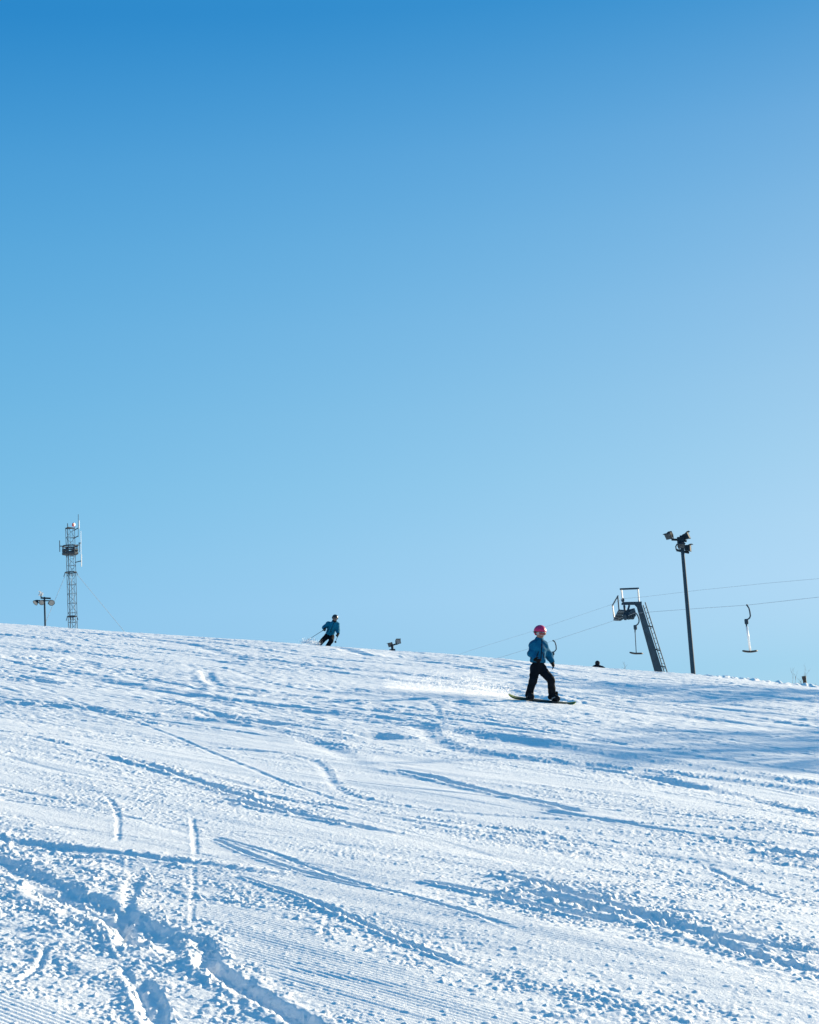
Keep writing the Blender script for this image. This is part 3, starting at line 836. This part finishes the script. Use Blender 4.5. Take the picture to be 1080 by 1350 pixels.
def flood_mid():
    D = 98.0; top = at(517.2, 851, D)
    root = empty('floodlight_post', (top[0], top[1], g_at(top[0], top[1])))
    tag(root, 'floodlight post showing only its two lamp heads over the ridge right of the skier', 'floodlight post')
    off = np.array(root.location); post(root, off, top, .10, .075)
    L = lambda px, py, dy=0.: at(px, py, D+dy)
    cr = MB(off); cr.tube([L(513.5, 857.3, -.1), L(521.3, 856.6, -.1)], .055, 8); cr.tube([L(515, 851.5), L(524, 848.5)], .045, 8)
    cr.build('cross_arm', M['housing'], root)
    flood(root, off, L(515.2, 849.6, -.15), (-.80, -.45, -.28), .23, root_pt=L(517, 852), gm='glass_dark')
    flood(root, off, L(524.2, 846.2, -.15), (.45, -.82, .16), .25, root_pt=L(522.5, 850))
flood_mid()

# ------------------------------------------------------------------ drag lift
def lift_x(py_, px):
    """depth along the view axis of the rope line under a pixel column"""
    r_ = ray(px, py_)                         # rope runs over the plan line x = 8.3 + (98-y)*0.49
    return (8.3 + 98*.49)/(r_[0] + .49*r_[1])
def rope_pt(px, py): return at(px, py, lift_x(py, px))
def lift_pylon():
    D = lift_x(811, 829); Dp = D + .6
    L = lambda px, py, dy=0.: at(px, py, Dp+dy)
    tl, tr, bl, br_ = (838.6, 797), (846.2, 797), (862.8, 885), (873.8, 885)
    # extend the leaning post down to the ground
    s_ = 1.0
    while True:
        p = L(842.4+(868.3-842.4)*s_, 797+88*s_)
        if p[2] < g_at(p[0], p[1])-.2: break
        s_ += .01
    foot = p
    root = empty('lift_pylon', (foot[0], foot[1], g_at(foot[0], foot[1])))
    tag(root, 'leaning steel drag lift pylon with a ladder, handrails and rope wheels', 'lift pylon')
    off = np.array(root.location)
    dep = .24
    def ring(t, grow=0):
        a = np.array(tl)+(np.array(bl)-tl)*t; b = np.array(tr)+(np.array(br_)-tr)*t
        d = .17+.06*t
        return [L(*a, -d), L(*b, -d), L(*b, d), L(*a, d)]
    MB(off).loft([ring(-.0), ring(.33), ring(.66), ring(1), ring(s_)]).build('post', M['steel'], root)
    fp = MB(off); c = foot*1; c[2] = g_at(foot[0], foot[1])
    fp.box(c+np.array([0, 0, .10]), (.75, 0, 0), (0, .6, 0), (0, 0, .2)); fp.build('footing', M['grey'], root)
    ar = MB(off)
    def quadprism(pts, d): 
        ar.loft([[L(*p, -d) for p in pts], [L(*p, d) for p in pts]])
    quadprism([(819.4, 797.6), (819.4, 795.2), (822, 793.6), (846.2, 793.0), (846.2, 797.2), (840.5, 799.5), (836.5, 797.6)], .14)
    quadprism([(836.5, 797.5), (841, 799), (842.5, 803.5), (839.5, 800.5)], .05)
    ar.build('cross_arm', M['steel'], root)
    wh = MB(off)
    def disc(mb, c, r_, wd, axis):
        a, u, v = frame(axis)
        mb.loft([[c + a*t + (u*math.cos(k)+v*math.sin(k))*r_*q for k in np.linspace(0, 6.2832, 15)[:-1]] for t, q in ((-wd, .85), (-wd*.6, 1), (-wd*.2, .86), (wd*.2, .86), (wd*.6, 1), (wd, .85))])
    rdir = unit(np.array([-.44, .9, -.02])); rax = np.array([rdir[1], -rdir[0], 0])
    disc(wh, L(821.2, 791.0), .11, .05, rax); wh.tube([L(821.2, 791.0), L(821.4, 795)], .04, 6)
    wh.build('guide_wheel', M['steel'], root)
    # ladder on the uphill side
    la = MB(off)
    for (x0, y0, x1, y1) in ((848.0, 797.6, 875.6, 885), (850.6, 793.9, 879.4, 885)):
        la.tube([L(x0, y0, -.05), L(x0+(x1-x0)*s_, y0+(y1-y0)*s_, -.05)], .028, 6)
    for t in np.arange(.06, s_, .075):
        la.tube([L(848.0+27.6*t, 797.6+87.4*t, -.05), L(850.6+28.8*t, 795+90*t, -.05)], .013, 5)
    for y in (825.0, 856.0, 878.0):
        t = (y-797)/88
        la.tube([L(845.5+27.6*t, y, 0), L(851.0+28.3*t, y+1.5, -.05)], .035, 6)
    la.build('ladder', M['steel'], root)
    # handrail over the arm
    hr = MB(off)
    hr.tube([L(817.3, 776.7), L(842.3, 775.7)], .050, 6); hr.build('handrail', M['steel'], root)
    for (x0, y0, x1, y1) in ((819.2, 777, 821.2, 794), (841.2, 776, 842.6, 794)):
        MB(off).tube([L(x0, y0), L(x1, y1)], .042, 6).build('rail_post', M['steel_light'], root)  # pale colour puts the sunlight into these posts
    # walkway beside the rope wheels
    n_ = lambda px, py: at(px, py, D-.6); f_ = lambda px, py: at(px, py, D+1.5)
    wk = MB(off); th = np.array([0, 0, .07])
    P = [f_(809.0, 818.4), f_(817.0, 818.6), n_(823.5, 805.6), n_(815.6, 805.2)]
    wk.loft([P, [p+th for p in P]])
    for t in (.25, .5, .75):
        a = P[0]+(P[3]-P[0])*t; b = P[1]+(P[2]-P[1])*t; wk.tube([a-th*.6, b-th*.6], .035, 5)
    wk.build('walkway', M['steel'], root)
    MB(off).tube([f_(807.4, 798.5), n_(814.8, 785.5)], .036, 6).build('handrail', M['steel'], root)
    MB(off).tube([f_(807.6, 798.5), f_(810.2, 818.2)], .042, 6).build('rail_post', M['steel_light'], root)  # far post coloured pale as if sunlit
    MB(off).tube([n_(814.6, 786), n_(816.3, 805.4)], .036, 6).build('rail_post', M['steel'], root)
    # rope wheel assembly
    sh = empty('wheel_assembly', L(828, 809, -.4)-off); sh.parent = root
    so = off + np.array(sh.location)
    bm = MB(so)
    bm.tube([L(823.0, 798, -.2), L(824.0, 806, -.3)], .06, 6); bm.tube([L(829.8, 798, -.2), L(827.5, 806, -.3)], .055, 6)
    bm.box(L(829, 807.2, -.3), rdir*.55, rax*.05, (0, 0, .14)); 
    bm.box(L(827.0, 811, -.35), rdir*.75 + np.array([0, 0, -.12]), rax*.035, (0, 0, .09))
    bm.box(L(832.4, 809, -.3), rax*.22, rdir*.1, (0, 0, .16))
    bm.build('frame', M['steel'], sh)
    for (px, py, r_) in ((824.5, 813.6, .17), (828.0, 812.6, .17), (831.0, 812.4, .18), (833.8, 812.0, .2)):
        d_ = MB(so); disc(d_, L(px, py, -.45), r_, .05, rax); d_.build('rope_wheel', M['steel'], sh, smooth=False)
    gd = MB(so); gd.tube([L(824, 815.5, -.4), L(829, 816.3, -.4), L(835.5, 814.5, -.4)], .035, 6); gd.build('rope_guard', M['steel'], sh)
    return root
lift_pylon()
def rope(name, pts, label, r_=.0085):
    P = [rope_pt(*p) for p in pts]
    V = []
    for i in range(len(P)-1):
        for t in np.linspace(0, 1, 7)[:-1]: V.append(P[i]+(P[i+1]-P[i])*t)
    V.append(P[-1])
    o = MB().tube(V, r_, 6).build(name, M['rope'], None, smooth=True)
    tag(o, label, 'lift rope')
rope('lift_rope', [(1240, 758.5), (1160, 774.5), (1080, 787.2), (985, 797.8), (920, 802.2), (860, 806.6), (836, 808.8), (822, 813.5), (800, 821.5), (729, 844.8), (690, 857.5), (655, 868), (600, 885)],
     'lower steel lift rope carrying the three hanging tow bars')
rope('lift_rope', [(1240, 746.5), (1160, 754.5), (1080, 762.8), (1010, 769), (920, 778.3), (850, 786.8), (821.5, 789.2), (805, 797.5), (700, 833), (625, 856), (590, 868)],
     'upper thin lift rope passing over the pylon arm with nothing hanging on it', .006)
def tow_bar(pts_hanger, box, neck, stem, bar, label, stem_m, stem_r, hang_to_px):
    top = rope_pt(*pts_hanger[0]); D = float((top-EYEP) @ Fv); m_ = D/FPX
    root = empty('tow_bar', top); tag(root, label, 'tow bar', 'tow bars hanging from the lift rope')
    off = np.array(root.location); L = lambda px, py: at(px, py, D)
    hb = MB(off); hb.tube([L(*p) for p in pts_hanger], .036, 7); hb.box(top, (.03, .04, 0), (-.02, .02, 0), (0, 0, .035)); hb.build('hanger', M['steel'], root, True)
    (x0, y0, x1, y1) = box; c = L((x0+x1)/2, (y0+y1)/2); w = (x1-x0)/2*m_; h_ = (y1-y0)/2*m_
    sb = MB(off)
    rr = [[c + np.array([math.cos(k)*w*q, math.sin(k)*w*.8*q, z*h_]) for k in np.linspace(0, 6.2832, 15)[:-1]] for z, q in ((-1.0, .62), (-.75, .9), (-.6, 1), (.8, 1), (1, .8))]
    sb.loft(rr); sb.tube([L(*neck[0]), L(*neck[1])], [w*.42, w*.3], 8); sb.build('spring_box', M['steel'], root, False)
    MB(off).tube([L(*stem[0]), L(*stem[1])], stem_r, 8).build('stem', M[stem_m], root, True)
    b0, b1, b2 = (L(*q) for q in bar)
    cb = MB(off); V = []
    ax = unit(np.array([.9, .42, 0])); half = (b2-b0) @ _R0/2/ax[0]
    for t in np.linspace(-1, 1, 9):
        p = b1 + ax*half*t; e = (b0[2] if t < 0 else b2[2])
        p[2] = b1[2] + (e-b1[2])*abs(t)**1.7
        V.append(p)
    cb.tube(V, [.035]+[.05]*7+[.035], 8); cb.build('crossbar', M['black'], root, True)
tow_bar([(985, 797.8), (987.6, 802), (988.8, 807), (989.4, 812), (988.4, 814.8), (985.6, 816.8)], (981.6, 816, 986.8, 823.2), ((984.2, 823), (984.4, 827)),
        ((984.6, 826), (989.2, 857.5)), ((978.6, 858.4), (989, 859.2), (1000, 857.4)), 'hanging tow bar with a thick sunlit white stem, between the floodlight post and photo edge', 'white', .052, 0)  # stem coloured white to stand for the sun on it
tow_bar([(838.6, 808.6), (840.8, 811.2), (842.6, 816), (842.6, 820), (841, 823), (838.6, 824.6)], (835.4, 824, 840.0, 830.4), ((837.4, 830), (837.4, 834)),
        ((837.4, 833), (838.9, 860.4)), ((830.0, 860.4), (839, 861.6), (848.2, 861.2)), 'hanging tow bar with a thin dark stem, right under the pylon arm', 'steel', .022, 0)
tow_bar([(729.6, 844.6), (731.8, 846.6), (733.2, 851), (733.5, 856), (732, 858.2), (730, 859.4)], (727.3, 859, 731.2, 863.8), ((729.2, 863.5), (729.3, 867)),
        ((729.3, 866), (731, 890.5)), ((723, 890.4), (731, 891.2), (739.4, 891.0)), 'distant tow bar seen just right of the snowboarder, its lower half behind the ridge', 'steel', .02, 0)

# ------------------------------------------------------------------ people
def person(px, py, depth, name_label, cat='person'):
    p = at(px, py, depth)
    root = empty('person', p, (0, ROLL, 0)); tag(root, name_label, cat)
    m_ = depth/FPX
    return root, (lambda x, y, d=0.0: np.array([(x-px)*m_, d, (py-y)*m_])), m_
# the snowboarder
gp = ground(714, 925.5); DB = float((gp-EYEP) @ Fv)
root, Q, mb_ = person(714, 925.5, DB, 'child snowboarder in teal jacket, black trousers and pink helmet standing sideways on a board')
J = dict(head=Q(713.2, 833.0, -.02), neck=Q(712.0, 843.5, .02), chest=Q(710.8, 855, .03), pelvis=Q(710.0, 877, .03), hem=Q(710.0, 870, .03),
         shR=Q(704.4, 850.4, -.03), elR=Q(700.8, 862, -.09), wrR=Q(705.0, 870, -.20), haR=Q(710.6, 873.5, -.26),
         shL=Q(717.6, 850.4, .06), elL=Q(724.4, 862.6, .14), wrL=Q(729.4, 873.0, .10), haL=Q(733.0, 885, .06),
         hipR=Q(706.4, 881, .0), knR=Q(702.6, 898.5, -.14), anR=Q(697.6, 915.0, .0), toR=Q(701.0, 918.4, -.17),
         hipL=Q(713.8, 881, .05), knL=Q(726.0, 896.5, -.12), anL=Q(728.4, 916.6, .04), toL=Q(735.2, 921.0, -.10))
figure(J, root, 8.2*mb_, .84, dict(pants='pants', jacket='teal', helmet='pink', lens='lens_red', frame='frame_pale'), face=(R(24), R(6), R(2)), wr_len=.155, seed=3,
       jk=1.05, tk=.92, zipx=.05, npalm=((1, -.2, -.2), (-.4, -.2, -.6)), grip=(.55, .35))
# the board
def snowboard():
    c = at(714.5, 924.9, DB)
    ax = at(757.5, 930.2, DB-.05) - at(671, 920.2, DB+.05); Lb = np.linalg.norm(ax)*1.03; ax = unit(ax)
    nrm = unit(np.cross(ax, np.cross(np.array([.10, -.26, 1.]), ax))); side = np.cross(nrm, ax)
    root = empty('snowboard', c)
    tag(root, 'dark green snowboard with yellow green tips under the rider in the teal jacket', 'snowboard')
    me = Matrix((( ax[0], side[0], nrm[0]), (ax[1], side[1], nrm[1]), (ax[2], side[2], nrm[2])))
    root.rotation_euler = me.to_euler()
    mb = MB(); top = []; bot = []
    ts = np.linspace(-1, 1, 61); W = .125
    def w(t):
        s_ = abs(t)
        return W*(.86+.14*min(1, (s_/.78))**2) if s_ < .80 else W*math.sqrt(max(0, 1-((s_-.80)/.205)**2))
    def zz(t): return (max(0, abs(t)-.72)/.28)**2*.055 + .014
    V = []; F = []
    for t in ts:
        for k, h_ in ((-1, .008), (-.4, .011), (.4, .011), (1, .008), (1, -.007), (0, -.007), (-1, -.007)):
            V.append((t*Lb/2, w(t)*k, zz(t)+h_))
    n = 7
    for i in range(len(ts)-1):
        for k in range(n): F.append((i*n+k, (i+1)*n+k, (i+1)*n+(k+1) % n, i*n+(k+1) % n))
    F.append(tuple(range(n))); F.append(tuple((len(ts)-1)*n+k for k in range(n-1, -1, -1)))
    m = bpy.data.materials.new('printed snowboard deck'); m.use_nodes = True
    nt = m.node_tree; b = nt.nodes['Principled BSDF']; b.inputs['Roughness'].default_value = .65; b.inputs['Specular IOR Level'].default_value = .15
    tc = nt.nodes.new('ShaderNodeTexCoord'); sx = nt.nodes.new('ShaderNodeSeparateXYZ'); ab = nt.nodes.new('ShaderNodeMath'); ab.operation = 'ABSOLUTE'
    nz = nt.nodes.new('ShaderNodeTexNoise'); nz.inputs['Scale'].default_value = 9
    ad = nt.nodes.new('ShaderNodeMath'); ad.operation = 'MULTIPLY_ADD'; ad.inputs[1].default_value = .25
    cr = nt.nodes.new('ShaderNodeValToRGB'); e = cr.color_ramp.elements
    e[0].position = .30; e[0].color = (.010, .024, .030, 1); e[1].position = .84; e[1].color = (.15, .23, .04, 1)
    x_ = e.new(.62); x_.color = (.016, .04, .026, 1)
    nt.links.new(tc.outputs['Object'], sx.inputs[0]); nt.links.new(sx.outputs[0], ab.inputs[0]); nt.links.new(tc.outputs['Object'], nz.inputs['Vector'])
    nt.links.new(nz.outputs['Fac'], ad.inputs[0]); nt.links.new(ab.outputs[0], ad.inputs[2]); nt.links.new(ad.outputs[0], cr.inputs[0]); nt.links.new(cr.outputs[0], b.inputs['Base Color'])
    mesh_obj('deck', V, F, m, root)
    inv = np.array(me.inverted())
    for key in 'RL':
        an = np.array(at(714, 925.5, DB)) + (np.array(Matrix.Rotation(ROLL, 3, 'Y')) @ ((J['an'+key]+J['to'+key])/2)) - c
        x = float((inv @ an)[0]); s_ = 1 if key == 'L' else -1
        bn = MB(); bn.box((x, 0, .035), (.055, .02*s_*0, 0), (0, .115, 0), (0, 0, .013)); 
        for q in (-1, 1): bn.box((x+q*.055, 0, .055), (.006, 0, 0), (0, .10, 0), (0, 0, .024))
        bi = bn.build('binding', M['black'], root)
        hb = MB(); 
        hb.loft([[(x+math.cos(k)*.062*q, .095+math.sin(k)*.05*q + lean, z) for k in np.linspace(0, math.pi, 8)] + [(x+math.cos(k)*.05*q, .095+math.sin(k)*.04*q+lean, z) for k in np.linspace(math.pi, 0, 8)]
                 for z, q, lean in ((.03, 1, 0), (.12, 1.0, -.01), (.22, .8, -.03))])
        hb.build('highback', M['black'], bi)
        for yy in (-.05, .04):
            st = MB(); st.tube([(x-.06, yy, .06), (x-.05, yy, .105), (x, yy, .13), (x+.05, yy, .105), (x+.06, yy, .06)], .011, 6); st.build('strap', M['grey'], bi)
snowboard()

# the skier coming over the crest
gs = ground(427, 851.5); DS = float((gs-EYEP) @ Fv)+2.0
root, Q, ms = person(428, 853.5, DS, 'skier in a bright teal jacket and black helmet leaning into a turn on the ridge')
JS = dict(head=Q(441.8, 815.0, -.16), neck=Q(440.8, 819.4, -.05), chest=Q(438.4, 826, -.02), pelvis=Q(433.6, 837.5, .10), hem=Q(434.8, 834.8, .06),
          shR=Q(433.0, 822.4, .0), elR=Q(427.2, 827.4, -.02), wrR=Q(428.6, 829.6, -.26), haR=Q(427.6, 831.4, -.36),
          shL=Q(444.2, 823.4, .0), elL=Q(445.4, 831.4, -.05), wrL=Q(446.2, 836.2, -.22), haL=Q(445.6, 840.0, -.30),
          hipR=Q(431.6, 838.4, .06), knR=Q(426.4, 844.4, -.22), anR=Q(419.5, 851.4, .0), toR=Q(420.6, 852.8, -.20),
          hipL=Q(436.6, 839.2, .06), knL=Q(437.2, 845.4, -.26), anL=Q(431.8, 852.6, -.04), toL=Q(432.8, 853.8, -.24))
figure(JS, root, 4.1*ms, 1.0, dict(pants='pants', jacket='teal_bright', helmet='helmet', lens='lens_dark', frame='grey', scarf='navy'), face=(R(4), R(10), R(8)), wr_len=.20, seed=9,
       h=.018, jk=1.18, tk=1.1, zipx=.0, npalm=((1, 0, -.2), (-1, 0, 0)), grip=(1.0, 1.0))
Rr_ = np.array(Matrix.Rotation(ROLL, 3, 'Y'))
rloc = np.array(root.location)
W = lambda v: rloc + Rr_ @ v
def ski_pole(hand, tip, label):
    a = W(hand); b = W(tip); o = empty('ski_pole', b); tag(o, label, 'ski pole', 'the two ski poles of the skier')
    off = np.array(o.location); d = unit(b-a); top = a - d*.07
    MB(off).tube([top, b-d*.04, b], [.010, .009, .004], 7).build('shaft', M['steel'], o, True)
    MB(off).tube([top-d*.02, top, top+d*.13, top+d*.15], [.016, .022, .019, .013], 8).build('grip', M['black'], o, True)
    bk = b-d*.10; MB(off).tube([bk-d*.015, bk, bk+d*.012], [.015, .045, .03], 10).build('basket', M['black'], o, False)
ski_pole(JS['haR'], Q(404.5, 845.0, -.10), 'ski pole stretched out to the left behind the skier, basket in the spray')
ski_pole(JS['haL'], Q(441.4, 847.0, .25), 'ski pole held down close to the leg in the hand at the skier right')
def ski(key, label):
    a = (JS['an'+key]+JS['to'+key])/2; c = W(a + np.array([0, 0, -.075]))
    ax = unit(np.array([.42, -.86, -.12])); nrm = unit(np.array([.35, -.02, 1.])); nrm = unit(nrm-ax*(nrm @ ax)); sd_ = np.cross(nrm, ax)
    o = empty('ski', c); tag(o, label, 'ski', 'the pair of skis on the ridge')
    me = Matrix(((ax[0], sd_[0], nrm[0]), (ax[1], sd_[1], nrm[1]), (ax[2], sd_[2], nrm[2]))); o.rotation_euler = me.to_euler()
    V = []; F = []; ts = np.linspace(-1, 1, 41)
    for t in ts:
        w_ = .036 + .016*t*t + (.006 if t > 0 else 0)
        if t > .88: w_ *= math.sqrt(max(.01, 1-((t-.88)/.122)**2))
        z = (max(0, t-.80)/.2)**2*.11 + (max(0, -t-.93)/.07)**2*.02
        for y, h_ in ((-w_, 0), (w_, 0), (w_, .012), (-w_, .012)): V.append((t*.80, y, z+h_))
    for i in range(40):
        for k in range(4): F.append((i*4+k, i*4+(k+1) % 4, i*4+4+(k+1) % 4, i*4+4+k))
    F.append((3, 2, 1, 0)); F.append((160, 161, 162, 163))
    mesh_obj('blade', V, F, M['ski'], o)
    b = MB(); b.box((.14, 0, .035), (.05, 0, 0), (0, .034, 0), (0, 0, .022)); b.build('binding', M['black'], o); b = MB(); b.box((-.17, 0, .04), (.045, 0, 0), (0, .034, 0), (0, 0, .028)); b.build('binding', M['black'], o)
ski('R', 'dark ski under the outstretched leg of the skier, half sunk in snow')
ski('L', 'dark ski under the bent leg of the skier, half sunk in snow')

# somebody sitting beyond the crest
DP = 76.0
root, Q, mp = person(788.5, 893, DP, 'person in dark navy clothes sitting behind the ridge, only hood and shoulders showing')
JP = dict(head=Q(788.2, 874.4, 0), neck=Q(787.6, 878.0, .0), chest=Q(787.2, 881.2, .02), pelvis=Q(786.6, 891, .06), hem=Q(786.6, 890, .05),
          shR=Q(784.4, 879.8, 0), elR=Q(782.0, 885, -.1), wrR=Q(784, 889, -.3), haR=Q(785.5, 890.5, -.42),
          shL=Q(790.2, 879.8, 0), elL=Q(794.0, 880.6, -.12), wrL=Q(797.5, 882.5, -.2), haL=Q(799.5, 884.5, -.24),
          hipR=Q(785, 891, .02), knR=Q(785, 884, -.40), anR=Q(786, 894, -.62), toR=Q(786.4, 894.6, -.80),
          hipL=Q(789, 891, .02), knL=Q(792, 884.5, -.36), anL=Q(794.5, 894, -.56), toL=Q(795.4, 894.6, -.74))
figure(JP, root, .105, .98, dict(pants='navy', jacket='navy', helmet='navy', lens='lens_dark', frame='navy'), face=(R(150), R(8), 0), wr_len=.17, seed=14, jk=1.1, h=.02,
       npalm=((0, 0, -1), (0, 0, -1)), grip=(.5, .5))

# ------------------------------------------------------------------ small things along the crest
def stake():
    D = 69.0; b = at(1062.4, 909, D); t = at(1060.0, 892.0, D)
    o = empty('wooden_stake', b); tag(o, 'short dark wooden stake sticking out of the snow at the right edge of the ridge', 'stake')
    off = np.array(o.location)
    mb = MB(off); n = 9; rr = []
    for k, q in enumerate((0, .3, .6, .85, 1)):
        c = b+(t-b)*q; rr.append([c + np.array([math.cos(a)*.075*(1+.12*math.sin(3*a+k)), math.sin(a)*.075, 0]) for a in np.linspace(0, 6.2832, n+1)[:-1]])
    mb.loft(rr); mb.build('shaft', M['wood'], o, True)
    cp = MB(off); cp.tube([t - unit(t-b)*.10, t + unit(t-b)*.015], .088, 9); cp.build('cap', M['black'], o)
stake()
def shrub(px, py, D, h_, n, spread, label, seed, rad=.0075):
    g = random.Random(seed); b = at(px, py, D)
    mb = MB(b)
    def grow(p, d, L, r_, lv):
        P = [p]; q = p
        for i in range(4):
            d = unit(d + np.array([g.gauss(0, .13), g.gauss(0, .13), .05])); q = q + d*L/4; P.append(q)
        mb.tube(P, list(np.linspace(r_, r_*.45, 5)), 5)
        if lv > 0:
            for k in range(g.randint(2, 4)):
                s_ = P[g.randint(1, 4)]; grow(s_, unit(d + np.array([g.gauss(0, .5), g.gauss(0, .5), .25])), L*g.uniform(.35, .6), r_*.55, lv-1)
    for i in range(n):
        a = g.uniform(0, 6.28); d = unit(np.array([math.cos(a)*spread, math.sin(a)*spread, 1.]))
        grow(b + np.array([g.gauss(0, .12), g.gauss(0, .12), -.1]), d, h_*g.uniform(.6, 1), rad, 2)
    o = mb.build('bare_shrub', M['twig']); o.location = tuple(b)
    tag(o, label, 'shrub', 'bare shrubs along the ridge')
shrub(1052, 907, 73, .75, 6, .45, 'thin bare shrub with upright twigs just left of the dark stake', 3)
shrub(1072, 911, 74, .45, 4, .6, 'low bare shrub right of the dark stake at the photo edge', 4)
shrub(1027.5, 903, 69, .16, 4, .7, 'tiny tuft of bare twigs on the snow bank left of the stake', 5, .014)
shrub(822, 888, 80, .62, 2, .35, 'sparse bare stem leaning below the crossbar of the tow bar at the pylon', 6, .008)

# ------------------------------------------------------------------ flying snow
def spray(name, label, pts, n, seed, size, rise):
    g = np.random.default_rng(seed)
    P = np.array(pts, float)
    t = g.random(n)**.75*(len(P)-1); i = np.minimum(t.astype(int), len(P)-2); f = (t-i)[:, None]
    c = P[i]*(1-f)+P[i+1]*f
    q = 1-t/(len(P)-1)
    h_ = np.abs(g.normal(0, 1, n))*rise*(.35+.65*np.sin(np.clip(1-q, 0, 1)*2.6+.25))
    c = c + np.stack([g.normal(0, .10, n), g.normal(0, .30, n), h_*.75], 1)
    c[:, 2] = np.maximum(c[:, 2], base(c[:, 0], c[:, 1])+.02)
    s_ = size*g.uniform(.4, 1.3, n)
    e1 = g.normal(size=(n, 3)); e1 /= np.linalg.norm(e1, axis=1)[:, None]
    e2 = np.cross(e1, g.normal(size=(n, 3))); e2 /= np.linalg.norm(e2, axis=1)[:, None]
    ka = np.arange(6)/6*2*np.pi                # thin six-sided flakes
    V = c[:, None] + (e1[:, None]*np.cos(ka)[None, :, None] + e2[:, None]*np.sin(ka)[None, :, None])*s_[:, None, None]
    V = V.reshape(-1, 3); F = (np.arange(6)[None] + 6*np.arange(n)[:, None])
    me = bpy.data.meshes.new(name); me.from_pydata(V.tolist(), [], F.tolist()); 
    m = bpy.data.materials.get('flying snow')
    if m is None:
        m = bpy.data.materials.new('flying snow'); m.use_nodes = True
        nt = m.node_tree; b = nt.nodes['Principled BSDF']; b.inputs['Base Color'].default_value = (.93, .94, .95, 1); b.inputs['Roughness'].default_value = .5
        tr = nt.nodes.new('ShaderNodeBsdfTranslucent'); tr.inputs[0].default_value = (.95, .95, .95, 1); mx = nt.nodes.new('ShaderNodeMixShader'); mx.inputs[0].default_value = .6
        nz = nt.nodes.new('ShaderNodeTexNoise'); nt.links.new(nz.outputs['Fac'], mx.inputs[0])
        nt.links.new(b.outputs[0], mx.inputs[1]); nt.links.new(tr.outputs[0], mx.inputs[2]); nt.links.new(mx.outputs[0], nt.nodes['Material Output'].inputs[0])
    me.materials.append(m); o = bpy.data.objects.new(name, me); COL.objects.link(o)
    tag(o, label, 'snow spray', kind='stuff')
spray('snow_spray', 'cloud of powder snow thrown up behind the snowboard tail', [ground(674, 920), ground(650, 918), ground(615, 915.5), ground(570, 912), ground(510, 908)], 17000, 1, .0055, .27)
spray('snow_spray', 'puff of powder snow thrown up beside the outstretched leg of the skier', [W(Q(0, 0))*0 + at(420, 850.5, DS-.6), at(414, 849.5, DS-.6), at(407, 847.5, DS-.6), at(401, 848, DS-.6)], 2200, 2, .012, .11)

# ------------------------------------------------------------------ bare trees beside the piste, right of the view: their thin crowns throw the broad soft shade bands
def bare_tree_meshes(seed, H):
    g = np.random.default_rng(seed); tr = MB(); cr = MB()
    n = 9; P = [np.array([.10*math.sin(i*.9), .08*math.cos(i*1.3)-.08, H*i/n]) for i in range(n+1)]
    tr.tube(P, list(np.linspace(.17, .02, n+1)), 8)
    for i in range(46):
        f = g.uniform(.30, .97); p0 = np.array([np.interp(f*H, [q[2] for q in P], [q[k] for q in P]) for k in (0, 1)] + [f*H])
        a = g.uniform(0, 6.283); L = H*(.30*(1-f)+.09)*g.uniform(.7, 1.2); d = unit(np.array([math.cos(a), math.sin(a), g.uniform(.35, .9)]))
        B = [p0 + d*L*q + np.array([0, 0, .12*L*q*q]) for q in np.linspace(0, 1, 5)]
        cr.tube(B, [.035, .028, .02, .014, .008], 5)
        for j in range(15):
            q = g.uniform(.2, 1); b0 = p0 + d*L*q; e = unit(d + g.normal(0, .65, 3)); l2 = L*g.uniform(.22, .5)
            cr.tube([b0, b0+e*l2*.5, b0+e*l2+np.array([0, 0, -.06*l2])], [.013, .010, .006], 3, False)
            for m in range(4):
                c0 = b0+e*l2*g.uniform(.2, 1); e3 = unit(e+g.normal(0, .7, 3)); cr.tube([c0, c0+e3*l2*g.uniform(.3, .6)], [.008, .005], 3, False)
    return tr, cr
_tr, _cr = bare_tree_meshes(8, 10.5)
TREES = [(930, 986, 25, .84, 0), (1040, 1000, 21, .78, 2.1), (900, 970, 29, .92, 4.0), (900, 905, 24, .95, 1.0), (980, 913, 26, 1.05, 3.0), (760, 900, 40, 1.1, 5.2), (1040, 922, 21, .9, .4)]
proto = None
for px, py, t_, sc_, rz in TREES:
    p = ground(px, py); q = p + t_*np.array([math.sin(SUN_AZ), math.cos(SUN_AZ), 0])
    if proto is None:
        o = empty('bare_tree', (q[0], q[1], g_at(q[0], q[1])-.1)); a_ = _tr.build('trunk', M['twig'], o, True); b_ = _cr.build('crown', M['twig'], o); proto = (o, a_, b_)
    else:
        o = proto[0].copy(); COL.objects.link(o); o.location = (q[0], q[1], g_at(q[0], q[1])-.1)
        for c_ in proto[1:]:
            d_ = c_.copy(); COL.objects.link(d_); d_.parent = o
    o.rotation_euler = (0, 0, rz); o.scale = (sc_, sc_, sc_)
    tag(o, 'bare leafless tree standing beside the piste, off to the right', 'tree', 'bare trees beside the piste')
